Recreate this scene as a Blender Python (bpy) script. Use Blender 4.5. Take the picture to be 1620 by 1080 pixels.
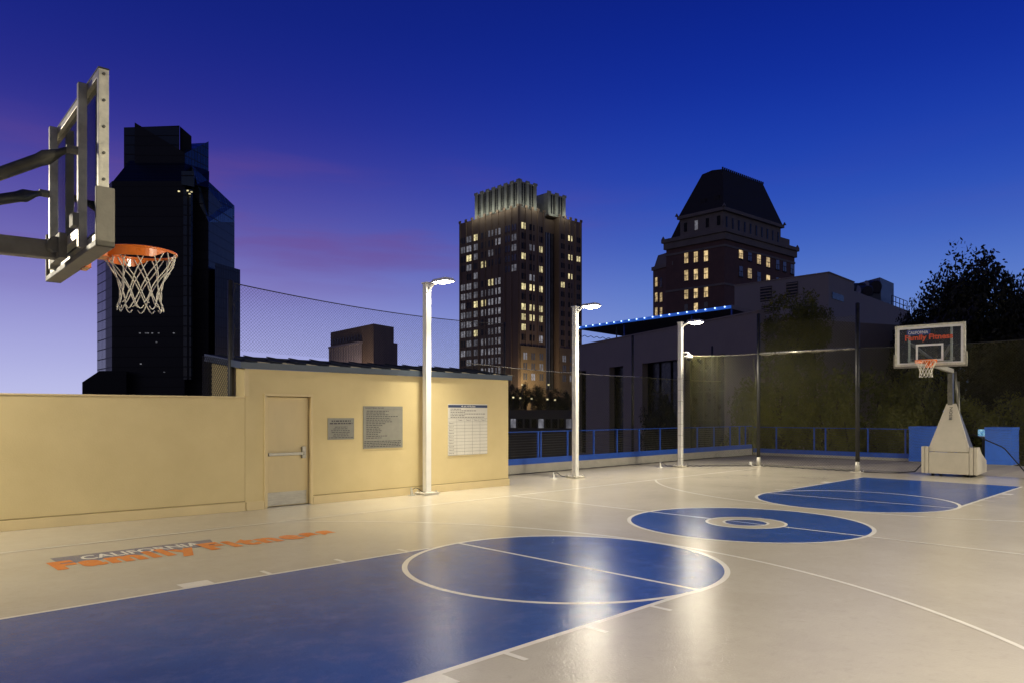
import bpy, bmesh, math, random
from mathutils import Vector, Matrix
random.seed(7)
R = math.radians
for o in list(bpy.data.objects): bpy.data.objects.remove(o)
scn = bpy.context.scene
col = scn.collection

# ------------------------------------------------------------------ camera
TH = 0.788; FOC = 1150.12; HY = 653.335; PX0 = 816.0
CAM = Vector((-10.545, -5.512, 1.704))
FW = Vector((math.cos(TH), math.sin(TH), 0)); RT = Vector((math.sin(TH), -math.cos(TH), 0))
cd = bpy.data.cameras.new('camera'); cam = bpy.data.objects.new('camera', cd); col.objects.link(cam)
cam.location = CAM; cam.rotation_euler = (R(90), 0, TH - R(90))
cd.sensor_width = 36; cd.lens = 36 * FOC / 1620
cd.shift_x = -(PX0 - 810) / 1620; cd.shift_y = (HY - 540) / 1620
cd.clip_start = .05; cd.clip_end = 6000
scn.camera = cam
scn.render.resolution_x = 1024; scn.render.resolution_y = 682
scn.render.engine = 'CYCLES'
scn.view_settings.view_transform = 'Standard'; scn.view_settings.look = 'None'
scn.view_settings.exposure = 0; scn.view_settings.gamma = 1
scn.view_settings.use_curve_mapping = False

# ------------------------------------------------------------------ dusk sky
def srgb(r, g, b):
    f = lambda c: (c/255/12.92) if c/255 <= .04045 else ((c/255+.055)/1.055)**2.4
    return (f(r), f(g), f(b), 1)
w = bpy.data.worlds.new('World'); scn.world = w; w.use_nodes = True
nt = w.node_tree; N = nt.nodes; Lk = nt.links; N.clear()
def wn(t, **k):
    n = N.new(t)
    for a, b in k.items(): setattr(n, a, b)
    return n
tc = wn('ShaderNodeTexCoord'); sep = wn('ShaderNodeSeparateXYZ'); Lk.new(tc.outputs['Generated'], sep.inputs[0])
def ramp(stops):
    r = wn('ShaderNodeValToRGB'); e = r.color_ramp.elements
    while len(e) > 1: e.remove(e[-1])
    e[0].position = stops[0][0]; e[0].color = srgb(*stops[0][1])
    for p, c in stops[1:]:
        q = e.new(p); q.color = srgb(*c)
    r.color_ramp.interpolation = 'B_SPLINE'
    return r
# elevation (sine) 0 .. 0.6
rl = ramp([(0, (196, 198, 236)), (.06, (174, 176, 226)), (.13, (146, 144, 208)), (.2, (108, 100, 178)), (.28, (72, 66, 156)), (.36, (36, 43, 140)), (.46, (18, 34, 126)), (.62, (10, 25, 102)), (1, (8, 16, 72))])
rr = ramp([(0, (152, 172, 220)), (.08, (122, 148, 212)), (.15, (92, 126, 204)), (.22, (58, 94, 190)), (.3, (32, 68, 178)), (.4, (15, 44, 156)), (.52, (9, 30, 126)), (.68, (9, 24, 100)), (1, (6, 14, 66))])
rb = ramp([(0, (128, 118, 116)), (.15, (92, 92, 112)), (.4, (38, 48, 92)), (1, (10, 18, 66))])
for r in (rl, rr, rb): Lk.new(sep.outputs[2], r.inputs[0])
def vdot(d):
    n = wn('ShaderNodeVectorMath', operation='DOT_PRODUCT'); Lk.new(tc.outputs['Generated'], n.inputs[0]); n.inputs[1].default_value = d
    return n.outputs['Value']
def mrange(s, a, b, c=0, d=1):
    n = wn('ShaderNodeMapRange', interpolation_type='SMOOTHSTEP'); Lk.new(s, n.inputs[0])
    for i, v in enumerate((a, b, c, d)): n.inputs[i+1].default_value = v
    return n.outputs[0]
def mixc(f, a, b, mode='MIX'):
    n = wn('ShaderNodeMix', data_type='RGBA', blend_type=mode); n.inputs[0].default_value = 1
    if not isinstance(f, (int, float)): Lk.new(f, n.inputs[0])
    else: n.inputs[0].default_value = f
    for s, i in ((a, 6), (b, 7)):
        if isinstance(s, tuple): n.inputs[i].default_value = s
        else: Lk.new(s, n.inputs[i])
    return n.outputs[2]
side = mrange(vdot(tuple(RT)), -.5, .35)
front = mrange(vdot(tuple(FW)), -.3, .45)
sky = mixc(side, rl.outputs[0], rr.outputs[0])
# thin rose and violet cloud streaks low in the west
mp = wn('ShaderNodeMapping'); mp.inputs['Scale'].default_value = (1.6, 1.6, 11); mp.inputs['Location'].default_value = (.35, .1, .4)
Lk.new(tc.outputs['Generated'], mp.inputs[0])
nz = wn('ShaderNodeTexNoise'); nz.inputs['Scale'].default_value = 1.7; nz.inputs['Detail'].default_value = 5; nz.inputs['Roughness'].default_value = .5
Lk.new(mp.outputs[0], nz.inputs['Vector'])
cl = mrange(nz.outputs[0], .47, .74)
be = wn('ShaderNodeMath', operation='MULTIPLY'); Lk.new(mrange(sep.outputs[2], .12, .24), be.inputs[0]); Lk.new(mrange(sep.outputs[2], .35, .25), be.inputs[1])
b2 = wn('ShaderNodeMath', operation='MULTIPLY'); Lk.new(be.outputs[0], b2.inputs[0]); Lk.new(cl, b2.inputs[1])
b3 = wn('ShaderNodeMath', operation='MULTIPLY'); Lk.new(b2.outputs[0], b3.inputs[0]); Lk.new(mrange(side, 1, .2, .05, .7), b3.inputs[1])
sky = mixc(b3.outputs[0], sky, srgb(112, 74, 140))
sky = mixc(front, rb.outputs[0], sky)
low = mrange(sep.outputs[2], -.02, .0)
sky = mixc(low, srgb(20, 20, 28), sky)
bg = wn('ShaderNodeBackground'); Lk.new(sky, bg.inputs[0]); bg.inputs[1].default_value = 1
ow = wn('ShaderNodeOutputWorld'); Lk.new(bg.outputs[0], ow.inputs[0])
LAMP_W = 1150; LAMP_C = (1.0, .90, .685)

# ------------------------------------------------------------------ helpers
def ray(px, py):
    return FW + RT * ((px - PX0) / FOC) + Vector((0, 0, -(py - HY) / FOC))
def at(px, py, d): return CAM + ray(px, py) * d
def gz(px, py, z=0.0):
    r = ray(px, py); return CAM + r * ((z - CAM.z) / r.z)
def zrel(py, d): return CAM.z + (HY - py) / FOC * d

class MB:
    def __init__(s): s.v = []; s.f = []
    def add(s, vs, fs):
        n = len(s.v); s.v += [tuple(v) for v in vs]; s.f += [tuple(i + n for i in f) for f in fs]; return s
    def box(s, x0, x1, y0, y1, z0, z1):
        return s.hexa([(x0, y0), (x1, y0), (x1, y1), (x0, y1)], z0, z1)
    def hexa(s, poly, z0, z1, top=None):
        n = len(poly); top = top or poly
        g = (lambda z, i: z[i] if isinstance(z, (list, tuple)) else z)
        vs = [(p[0], p[1], g(z0, i)) for i, p in enumerate(poly)] + [(p[0], p[1], g(z1, i)) for i, p in enumerate(top)]
        fs = [tuple(range(n))[::-1], tuple(range(n, 2*n))] + [(i, (i+1) % n, n+(i+1) % n, n+i) for i in range(n)]
        return s.add(vs, fs)
    def obox(s, c, ax, ay, az, hx, hy, hz):
        c = Vector(c); ax, ay, az = Vector(ax), Vector(ay), Vector(az); vs = []
        for k in (-1, 1):
            for (i, j) in ((-1, -1), (1, -1), (1, 1), (-1, 1)): vs.append(c + ax*hx*i + ay*hy*j + az*hz*k)
        return s.add(vs, [(3, 2, 1, 0), (4, 5, 6, 7), (0, 1, 5, 4), (1, 2, 6, 5), (2, 3, 7, 6), (3, 0, 4, 7)])
    def bar(s, a, b, wx, wz=None, up=(0, 0, 1)):
        a, b = Vector(a), Vector(b); wz = wz or wx; d = b - a; L = d.length; d.normalize(); u = Vector(up)
        if abs(d.dot(u)) > .98: u = Vector((1, 0, 0))
        x = d.cross(u).normalized(); z = x.cross(d).normalized()
        return s.obox((a+b)/2, x, d, z, wx/2, L/2, wz/2)
    def tube(s, pts, r, n=8, closed=False, caps=True):
        pts = [Vector(p) for p in pts]; m = len(pts); base = len(s.v); rs = r if isinstance(r, (list, tuple)) else [r]*m
        prev = None
        for i, p in enumerate(pts):
            if closed: t = pts[(i+1) % m] - pts[i-1]
            else: t = pts[min(i+1, m-1)] - pts[max(i-1, 0)]
            t.normalize()
            if prev is None:
                u = Vector((0, 0, 1)) if abs(t.z) < .9 else Vector((1, 0, 0)); x = t.cross(u).normalized()
            else:
                x = (prev - t*prev.dot(t)); x = x.normalized() if x.length > 1e-6 else prev
            y = t.cross(x); prev = x
            for k in range(n):
                a = 2*math.pi*k/n; q = p + x*math.cos(a)*rs[i] + y*math.sin(a)*rs[i]; s.v.append(tuple(q))
        for i in range(m if closed else m-1):
            j = (i+1) % m
            for k in range(n):
                l = (k+1) % n; s.f.append((base+i*n+k, base+i*n+l, base+j*n+l, base+j*n+k))
        if not closed and caps:
            s.f.append(tuple(base+k for k in range(n))[::-1]); s.f.append(tuple(base+(m-1)*n+k for k in range(n)))
        return s
    def build(s, name, mat, parent=None, smooth=False, bevel=0, normals=True):
        off = parent.location if parent is not None and not parent.get('_local') else Vector((0, 0, 0))
        if parent is not None and parent.parent is not None: off = Vector((0, 0, 0)) if parent.get('_local') or parent.parent.get('_local') else parent.parent.location
        me = bpy.data.meshes.new(name)
        me.from_pydata([(v[0]-off[0], v[1]-off[1], v[2]-off[2]) for v in s.v], [], s.f)
        if normals or bevel:
            bm = bmesh.new(); bm.from_mesh(me)
            if normals: bmesh.ops.recalc_face_normals(bm, faces=bm.faces)
            if bevel:
                es = [e for e in bm.edges if len(e.link_faces) == 2 and e.calc_face_angle(0) > .5]
                bmesh.ops.bevel(bm, geom=es, offset=bevel, segments=2, affect='EDGES', profile=.6, clamp_overlap=True)
            bm.to_mesh(me); bm.free()
        if smooth:
            for p in me.polygons: p.use_smooth = True
        if mat: me.materials.append(mat)
        o = bpy.data.objects.new(name, me); col.objects.link(o)
        if parent is not None: o.parent = parent
        return o
def tag(o, label=None, cat=None, group=None, kind=None):
    if label: o['label'] = label
    if cat: o['category'] = cat
    if group: o['group'] = group
    if kind: o['kind'] = kind
    return o
def thing(name, label, cat, loc=(0, 0, 0), group=None, local=False):
    o = bpy.data.objects.new(name, None); col.objects.link(o); o.location = loc; o.empty_display_size = .2
    if local: o['_local'] = 1
    return tag(o, label, cat, group)
def kids(o): return [c for c in bpy.data.objects if c.parent == o]
def copy_tree(o, parent=None):
    c = o.copy(); col.objects.link(c); c.parent = parent
    for ch in kids(o): copy_tree(ch, c)
    return c

# ------------------------------------------------------------------ materials
def M(name, color, rough=.6, metal=0, var=.12, scale=3, bump=.0, bscale=40, spec=.5, emit=None, estr=0, coat=0, stretch=(1, 1, 1), rvar=.08, color2=None, aniso=None):
    m = bpy.data.materials.new(name); m.use_nodes = True; t = m.node_tree; n = t.nodes; L = t.links
    p = n['Principled BSDF']; p.inputs['Metallic'].default_value = metal
    p.inputs['Specular IOR Level'].default_value = spec; p.inputs['Coat Weight'].default_value = coat; p.inputs['Coat Roughness'].default_value = .12
    c = n.new('ShaderNodeTexCoord'); mp = n.new('ShaderNodeMapping'); mp.inputs['Scale'].default_value = stretch; L.new(c.outputs['Object'], mp.inputs[0])
    a = n.new('ShaderNodeTexNoise'); a.inputs['Scale'].default_value = scale; a.inputs['Detail'].default_value = 6; a.inputs['Roughness'].default_value = .6
    L.new(mp.outputs[0], a.inputs['Vector'])
    mr = n.new('ShaderNodeMapRange'); mr.inputs[1].default_value = .3; mr.inputs[2].default_value = .7; L.new(a.outputs[0], mr.inputs[0])
    mx = n.new('ShaderNodeMix'); mx.data_type = 'RGBA'; L.new(mr.outputs[0], mx.inputs[0])
    c2 = color2 or tuple(min(1, x*(1+var)) for x in color); c1 = color if color2 else tuple(x*(1-var) for x in color)
    mx.inputs[6].default_value = (*c1, 1); mx.inputs[7].default_value = (*c2, 1); L.new(mx.outputs[2], p.inputs['Base Color'])
    r = n.new('ShaderNodeMapRange'); r.inputs[1].default_value = .3; r.inputs[2].default_value = .7
    r.inputs[3].default_value = max(.02, rough-rvar); r.inputs[4].default_value = min(1, rough+rvar); L.new(a.outputs[0], r.inputs[0]); L.new(r.outputs[0], p.inputs['Roughness'])
    if bump:
        b = n.new('ShaderNodeTexNoise'); b.inputs['Scale'].default_value = bscale; b.inputs['Detail'].default_value = 3; L.new(mp.outputs[0], b.inputs['Vector'])
        bp = n.new('ShaderNodeBump'); bp.inputs['Strength'].default_value = bump; bp.inputs['Distance'].default_value = .01; L.new(b.outputs[0], bp.inputs['Height']); L.new(bp.outputs[0], p.inputs['Normal'])
    if emit: p.inputs['Emission Color'].default_value = (*emit, 1); p.inputs['Emission Strength'].default_value = estr
    return m
def floor_mat(name, c1, c2, rough, streak, c3=None):
    m = bpy.data.materials.new(name); m.use_nodes = True; t = m.node_tree; n = t.nodes; L = t.links; p = n['Principled BSDF']
    c = n.new('ShaderNodeTexCoord')
    def noise(sc, det, st=(1, 1, 1), rg=.6, rot=0):
        mp = n.new('ShaderNodeMapping'); mp.inputs['Scale'].default_value = st; mp.inputs['Rotation'].default_value = (0, 0, rot); L.new(c.outputs['Object'], mp.inputs[0])
        a = n.new('ShaderNodeTexNoise'); a.inputs['Scale'].default_value = sc; a.inputs['Detail'].default_value = det; a.inputs['Roughness'].default_value = rg; L.new(mp.outputs[0], a.inputs['Vector']); return a.outputs[0]
    def rng(s, a, b, x, y):
        q = n.new('ShaderNodeMapRange'); L.new(s, q.inputs[0])
        for i, v in enumerate((a, b, x, y)): q.inputs[i+1].default_value = v
        return q.outputs[0]
    def mix(f, a, b):
        q = n.new('ShaderNodeMix'); q.data_type = 'RGBA'; L.new(f, q.inputs[0])
        for s, i in ((a, 6), (b, 7)):
            if isinstance(s, tuple): q.inputs[i].default_value = (*s, 1)
            else: L.new(s, q.inputs[i])
        return q.outputs[2]
    big = noise(.55, 5); mid = noise(3.2, 10, (1, 1, 1), .72, .3); fine = noise(48, 3, (1, 1, 1), .6); blot = noise(9, 4, (1, 1, 1), .7, .4)
    cc = mix(rng(big, .35, .65, 0, 1), c1, c2)
    cc = mix(rng(mid, .48, .72, 0, .8 if c3 else .35), cc, c3 or tuple(x*1.15 for x in c2))
    cc = mix(rng(blot, .54, .78, 0, .45), cc, tuple(x*.8 for x in c1))
    cc = mix(rng(noise(3.5, 9, (1, 5, 1), .75, 1.1), .66, .74, 0, .22), cc, tuple(x*.55 for x in c1))
    cc = mix(rng(noise(4.5, 9, (6, 1, 1), .75, .5), .67, .74, 0, .2), cc, tuple(min(1, x*1.5) for x in c2))
    L.new(cc, p.inputs['Base Color'])
    L.new(rng(big, .3, .7, rough-.015, rough+.025), p.inputs['Roughness'])
    b1 = n.new('ShaderNodeBump'); b1.inputs['Strength'].default_value = .6; b1.inputs['Distance'].default_value = .003; L.new(fine, b1.inputs['Height'])
    b2 = n.new('ShaderNodeBump'); b2.inputs['Strength'].default_value = .16; b2.inputs['Distance'].default_value = .008; L.new(noise(6, 4, (1, 1, 1), .6, 0), b2.inputs['Height']); L.new(b1.outputs[0], b2.inputs['Normal'])
    L.new(b2.outputs[0], p.inputs['Normal'])
    p.inputs['Specular IOR Level'].default_value = .3
    return m
def glass_mat(name, tint=(.9, .95, .95), refl=.09, rough=.02):
    m = bpy.data.materials.new(name); m.use_nodes = True; t = m.node_tree; n = t.nodes; L = t.links; n.clear()
    o = n.new('ShaderNodeOutputMaterial'); tr = n.new('ShaderNodeBsdfTransparent'); tr.inputs[0].default_value = (*tint, 1)
    g = n.new('ShaderNodeBsdfGlossy'); g.inputs['Roughness'].default_value = rough; fr = n.new('ShaderNodeFresnel'); fr.inputs[0].default_value = 1.5
    nz = n.new('ShaderNodeTexNoise'); nz.inputs['Scale'].default_value = 6; df = n.new('ShaderNodeBsdfDiffuse'); df.inputs[0].default_value = (.5, .52, .5, 1)
    mx0 = n.new('ShaderNodeMixShader'); mm = n.new('ShaderNodeMath'); mm.operation = 'MULTIPLY'; mm.inputs[1].default_value = refl; L.new(nz.outputs[0], mm.inputs[0]); L.new(mm.outputs[0], mx0.inputs[0]); L.new(tr.outputs[0], mx0.inputs[1]); L.new(df.outputs[0], mx0.inputs[2])
    mx = n.new('ShaderNodeMixShader'); L.new(fr.outputs[0], mx.inputs[0]); L.new(mx0.outputs[0], mx.inputs[1]); L.new(g.outputs[0], mx.inputs[2]); L.new(mx.outputs[0], o.inputs[0])
    return m
def curtain_mat(name, base, frame, w, h, rough=.12, offs=.0, mort=.06):
    m = bpy.data.materials.new(name); m.use_nodes = True; t = m.node_tree; n = t.nodes; L = t.links; p = n['Principled BSDF']
    c = n.new('ShaderNodeTexCoord'); s = n.new('ShaderNodeSeparateXYZ'); L.new(c.outputs['Object'], s.inputs[0])
    a = n.new('ShaderNodeMath'); a.operation = 'ADD'; L.new(s.outputs[0], a.inputs[0]); L.new(s.outputs[1], a.inputs[1])
    cb = n.new('ShaderNodeCombineXYZ'); L.new(a.outputs[0], cb.inputs[0]); L.new(s.outputs[2], cb.inputs[1])
    b = n.new('ShaderNodeTexBrick'); b.offset = offs; b.inputs['Scale'].default_value = 1; b.inputs['Brick Width'].default_value = w; b.inputs['Row Height'].default_value = h; b.inputs['Mortar Size'].default_value = mort*h
    b.inputs['Color1'].default_value = (*base, 1); b.inputs['Color2'].default_value = (*[x*1.8 for x in base], 1); b.inputs['Mortar'].default_value = (*frame, 1); L.new(cb.outputs[0], b.inputs[0])
    L.new(b.outputs[0], p.inputs['Base Color']); mr = n.new('ShaderNodeMapRange'); mr.inputs[3].default_value = rough; mr.inputs[4].default_value = .6; L.new(b.outputs[1], mr.inputs[0]); L.new(mr.outputs[0], p.inputs['Roughness'])
    return m

m_floor = floor_mat('grey_epoxy', (.47, .425, .34), (.51, .465, .375), .17, (1, 3.2, 1))
m_blue = floor_mat('blue_court_paint', (.018, .062, .25), (.032, .09, .32), .17, (1, 3.2, 1), (.085, .125, .33))
m_line = floor_mat('white_line_paint', (.74, .70, .61), (.80, .76, .67), .2, (1, 3.2, 1))
m_logo_blue = floor_mat('slate_logo_paint', (.12, .13, .21), (.14, .15, .24), .2, (1, 3.2, 1))
m_logo_orange = floor_mat('orange_logo_paint', (.70, .165, .012), (.76, .20, .02), .2, (1, 3.2, 1))
m_wall = M('tan_stucco', (.585, .475, .245), .85, var=.07, scale=1.3, bump=.2, bscale=42, color2=(.645, .53, .285))
m_trim = M('tan_trim', (.63, .51, .28), .7, var=.06, scale=2)
m_groove_shade = M('groove_shade_paint', (.33, .26, .125), .8)  # dark tone painted in for the shade of the groove above the base band
m_door = M('tan_door_paint', (.57, .46, .25), .45, var=.05, scale=3, stretch=(1, 1, .3))
m_steel = M('brushed_steel', (.40, .38, .33), .5, .8, var=.2, scale=8, stretch=(1, 1, 6))
m_alu = M('galvanised_frame', (.66, .63, .50), .42, .25, var=.22, scale=14, bump=.08)
m_armsteel = M('dull_arm_steel', (.26, .245, .19), .65, .2, var=.3, scale=9, stretch=(3, 3, 1))
m_darkarm = M('dark_arm_steel', (.12, .115, .09), .42, .45, var=.3, scale=9)
m_pad = M('grey_board_padding', (.27, .25, .185), .6, var=.15, scale=9, bump=.15)
m_vinyl = M('beige_vinyl_padding', (.44, .40, .32), .5, var=.06, scale=5, bump=.25, bscale=5)
m_white = M('white_pole_paint', (.80, .79, .75), .35, var=.04, scale=6, bump=.05)
m_black = M('black_post_paint', (.018, .018, .018), .5, var=.25, scale=8)
m_sleeve = M('bare_sleeve_metal', (.5, .48, .42), .5, .3, var=.3, scale=30)
m_roof = M('dark_blue_metal_roof', (.025, .03, .035), .85, 0, var=.2, scale=5, spec=.15)
m_fascia = M('slate_blue_fascia', (.055, .075, .105), .45, var=.1, scale=5)
m_rib = M('worn_roof_rib', (.30, .27, .20), .5, .2, var=.25, scale=9)
m_brail = M('blue_railing_paint', (.015, .10, .55), .4, var=.12, scale=4)
m_bbox = M('blue_box_panel', (.045, .17, .72), .5, var=.07, scale=6, bump=.1, bscale=30)
m_cable = M('rail_cable', (.14, .13, .11), .4, .7)
m_curb = M('pale_curb', (.50, .47, .40), .7, var=.12, scale=6, bump=.2)
m_net = M('fence_net_wire', (.09, .085, .03), .5, .1, var=.2, scale=9)
m_netdark = M('dark_net_cord', (.03, .03, .035), .7)
m_pipe = M('galvanised_pipe', (.40, .38, .32), .3, .7, var=.2)
m_hoopnet = M('net_cord', (.80, .76, .62), .8, var=.1, scale=60)
m_rim = M('orange_rim_paint', (.88, .20, .015), .32, var=.08, scale=20, coat=.3)
m_glass = glass_mat('board_glass', refl=.08)
m_boardwhite = M('board_white', (.78, .77, .72), .4, var=.03)
m_redtext = M('board_red_print', (.62, .09, .03), .4, var=.05)
m_bluetext = M('board_blue_print', (.02, .05, .22), .4, var=.05)
m_greyprint = M('board_back_print', (.10, .12, .22), .5, var=.05)
m_sign = M('grey_sign_metal', (.23, .225, .19), .5, .1, var=.08, scale=8)
m_signwhite = M('white_sign_board', (.62, .60, .54), .4, var=.05, scale=3)
m_ink = M('dark_print', (.045, .045, .05), .6)
m_navy = M('navy_print', (.025, .045, .12), .5)
m_inkw = M('white_print', (.75, .75, .72), .5)
m_lens = M('lamp_lens', (.9, .9, .85), .4, emit=(1, .92, .74), estr=60)
m_paver = M('grey_paver', (.34, .305, .25), .75, var=.18, scale=1.3, bump=.3, bscale=30)
m_joint = M('dark_paver_joint', (.06, .055, .05), .9)
m_asphalt = M('street_asphalt', (.045, .045, .045), .9, var=.2, scale=.2)
m_conc = M('building_concrete', (.16, .14, .11), .85, var=.12, scale=.25, bump=.1)
m_towerglass = curtain_mat('dark_curtain_glass', (.008, .008, .008), (.006, .005, .004), 1.7, 3.6, .5)
m_bluegl = curtain_mat('blue_curtain_glass', (.02, .035, .05), (.006, .006, .008), 2.2, 3.6, .14)
m_slopegl = curtain_mat('sloped_curtain_glass', (.035, .06, .075), (.008, .008, .01), 2.6, 4.2, .2)
m_deco = M('brown_tower_masonry', (.27, .185, .125), .85, var=.18, scale=.15, stretch=(1, 1, .3))
m_decopale = M('tan_tower_base', (.30, .21, .11), .85, var=.15, scale=.3)
m_crown = M('pale_crown_stone', (.42, .41, .34), .8, var=.2, scale=.6)
m_fin = M('pale_fin_stone', (.55, .46, .44), .8)
m_win = M('dim_window', (.12, .12, .12), .16, var=.3, scale=.4, spec=.9)
m_winlit = M('lit_window', (.2, .18, .1), .4, emit=(1.0, .86, .45), estr=.85)
m_winwarm = M('warm_lit_window', (.2, .16, .1), .4, emit=(1.0, .72, .34), estr=.68)
m_winpale = M('sky_sheen_or_lit_pane', (.2, .2, .2), .3, emit=(.62, .62, .70), estr=.3)  # weak glow stands in for sky reflected in unlit panes; also dim rooms
m_mullion = M('dark_mullion', (.02, .018, .015), .6)
m_brick = M('hotel_dark_brick', (.22, .125, .09), .9, var=.15, scale=.5)
m_stone = M('hotel_stone', (.30, .25, .19), .85, var=.15, scale=.4)
m_slate = M('hotel_slate_roof', (.045, .038, .028), .8, var=.25, scale=.5, stretch=(1, 1, 4))
m_grey = M('grey_plaster', (.42, .34, .25), .85, var=.08, scale=.3)
m_greypale = M('pale_plaster', (.44, .38, .31), .85, var=.08, scale=.3)
m_louvre = M('louvre_metal', (.03, .028, .03), .6)
m_darkgl = M('dark_window_glass', (.008, .008, .008), .3, var=.3, spec=.2)
m_led = M('led_bulb', (.5, .6, 1), .4, emit=(.45, .65, 1.0), estr=3.2)
m_ledstrip = M('blue_strip', (.02, .10, .5), .4, emit=(.03, .16, .8), estr=.45)
m_hvac = M('rooftop_unit_metal', (.10, .12, .14), .5, .4, var=.15)
m_bark = M('tree_bark', (.055, .042, .028), .9, var=.25, scale=4, bump=.5, bscale=12)
def leaf_mat(name, c1, c2):
    m = M(name, c1, .6, var=.3, scale=1.1, color2=c2); p = m.node_tree.nodes['Principled BSDF']
    p.inputs['Transmission Weight'].default_value = 0; return m
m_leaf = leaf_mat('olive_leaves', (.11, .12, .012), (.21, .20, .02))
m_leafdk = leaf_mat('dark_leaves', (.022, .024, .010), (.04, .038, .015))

def vary(m, lo, hi):
    n = m.node_tree.nodes; L = m.node_tree.links; p = n['Principled BSDF']; base = p.inputs['Emission Strength'].default_value
    oi = n.new('ShaderNodeObjectInfo'); mr = n.new('ShaderNodeMapRange'); mr.inputs[3].default_value = lo*base; mr.inputs[4].default_value = hi*base; L.new(oi.outputs['Random'], mr.inputs[0])
    c = n.new('ShaderNodeTexCoord'); nz = n.new('ShaderNodeTexNoise'); nz.inputs['Scale'].default_value = 1.1; nz.inputs['Detail'].default_value = 2; L.new(c.outputs['Object'], nz.inputs['Vector'])
    m2 = n.new('ShaderNodeMapRange'); m2.inputs[1].default_value = .35; m2.inputs[2].default_value = .65; m2.inputs[3].default_value = .45; m2.inputs[4].default_value = 1.25; L.new(nz.outputs[0], m2.inputs[0])
    mu = n.new('ShaderNodeMath'); mu.operation = 'MULTIPLY'; L.new(mr.outputs[0], mu.inputs[0]); L.new(m2.outputs[0], mu.inputs[1]); L.new(mu.outputs[0], p.inputs['Emission Strength'])
for m_ in (m_winlit, m_winwarm): vary(m_, .6, 1.25)
vary(m_winpale, .35, 1.2)
# ------------------------------------------------------------------ ground, deck
g = MB(); g.box(-1500, 2500, -1500, 2500, -15, -14); tag(g.build('street_ground', m_asphalt), kind='structure')
deck = MB(); deck.box(-16, 12.6, -12, 8.95, -.3, 0); floor = tag(deck.build('court_floor', m_floor), kind='structure')
b = MB(); b.box(-16, 17.9, -12, 9.3, -14, -.302); tag(b.build('deck_building_body', m_conc), 'plain concrete building carrying the rooftop court', 'building')
# painted surfaces
Wk, RC, UN, UF = 1.773, 1.83, -4.289, 4.219
def sheet(name, outline, z, mat, inner=None):
    mb = MB()
    if inner is None: mb.add([(x, y, z) for x, y in outline], [tuple(range(len(outline)))])
    else:
        n = len(outline); mb.add([(x, y, z) for x, y in outline] + [(x, y, z) for x, y in inner], [(i, (i+1) % n, n+(i+1) % n, n+i) for i in range(n)])
    o = mb.build(name, mat, floor, normals=False)
    me = o.data
    if len(me.polygons) and me.polygons[0].normal.z < 0: me.flip_normals()
    return o
def circle(c, r, n=96, a0=0, a1=2*math.pi):
    full = abs(a1-a0-2*math.pi) < 1e-6; k = n if full else n+1
    return [(c[0]+r*math.cos(a0+(a1-a0)*i/n), c[1]+r*math.sin(a0+(a1-a0)*i/n)) for i in range(k)]
zl = [.0020]
def nz_(): zl[0] += .00007; return zl[0]
def strip(name, a, b, wd=.05, z=None):
    a, b = Vector((*a, 0)), Vector((*b, 0)); d = (b-a).normalized(); n = Vector((-d.y, d.x, 0))*wd/2
    return sheet(name, [tuple((p)[:2]) for p in (a-n, b-n, b+n, a+n)], z or nz_(), m_line)
def arcline(name, c, r, wd, a0, a1, n=96):
    full = abs(a1-a0-2*math.pi) < 1e-6
    o_ = circle(c, r+wd/2, n, a0, a1); i_ = circle(c, r-wd/2, n, a0, a1); z = nz_(); mb = MB(); k = len(o_)
    mb.add([(x, y, z) for x, y in o_] + [(x, y, z) for x, y in i_], [(i, (i+1) % k, k+(i+1) % k, k+i) for i in range(k if full else k-1)])
    o = mb.build(name, m_line, floor, normals=False)
    if o.data.polygons[0].normal.z < 0: o.data.flip_normals()
    return o
for sgn, uc, ue in ((1, UN, -9.75), (-1, UF, 9.72)):
    yc = 0 if sgn > 0 else -.055
    th0 = math.asin(Wk/1.80)
    arc = [(uc+sgn*1.80*math.cos(a), yc+1.80*math.sin(a)) for a in [(-math.pi+th0) + (2*math.pi-2*th0)*i/80 for i in range(81)]] if False else \
          [(uc+sgn*1.80*math.cos(a), yc+1.80*math.sin(a)) for a in [(-math.pi+th0+(2*math.pi-2*th0)*i/80) for i in range(81)]]
    # outline: lane corners, then the arc that bulges past the free throw line
    arc = [(uc+sgn*1.80*math.cos(a), yc+1.80*math.sin(a)) for a in [(-math.pi+th0)*1.0*0 + (-math.pi/2-.17) + (math.pi+.34)*i/80 for i in range(81)]]
    arc = [p for p in arc]
    sheet('blue_key', [(ue, yc-Wk)] + arc + [(ue, yc+Wk)], .001, m_blue)
    strip('lane_line', (ue, yc+Wk), (uc-sgn*.55, yc+Wk), .045); strip('lane_line', (ue, yc-Wk), (uc-sgn*.2, yc-Wk), .055)
    strip('free_throw_line', (uc-sgn*.05, yc-1.78), (uc-sgn*.05, yc+1.78), .05)
    arcline('free_throw_circle', (uc, yc), 1.80, .06, 0, 2*math.pi)
    bu = uc - sgn*4.516
    a = math.asin(5.2/6.343)
    if sgn > 0: arcline('three_point_arc', (bu, 0), 6.343, .05, -a, a)
    else: arcline('three_point_arc', (bu, 0), 6.30, .05, math.pi-a, math.pi+a)
    for s in (1, -1):
        for t in (-.87, -1.76, -2.66):
            strip('lane_tick', (uc+sgn*t, yc+s*(Wk+.025)), (uc+sgn*t, yc+s*(Wk+.23)), .05)
        strip('lane_block', (uc+sgn*-3.4, yc+s*(Wk+.025)), (uc+sgn*-3.4, yc+s*(Wk+.22)), .3)
sheet('blue_centre_disc', circle((0, 0), 1.80), .001, m_blue)
arcline('centre_circle', (0, 0), 1.80, .06, 0, 2*math.pi)
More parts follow.
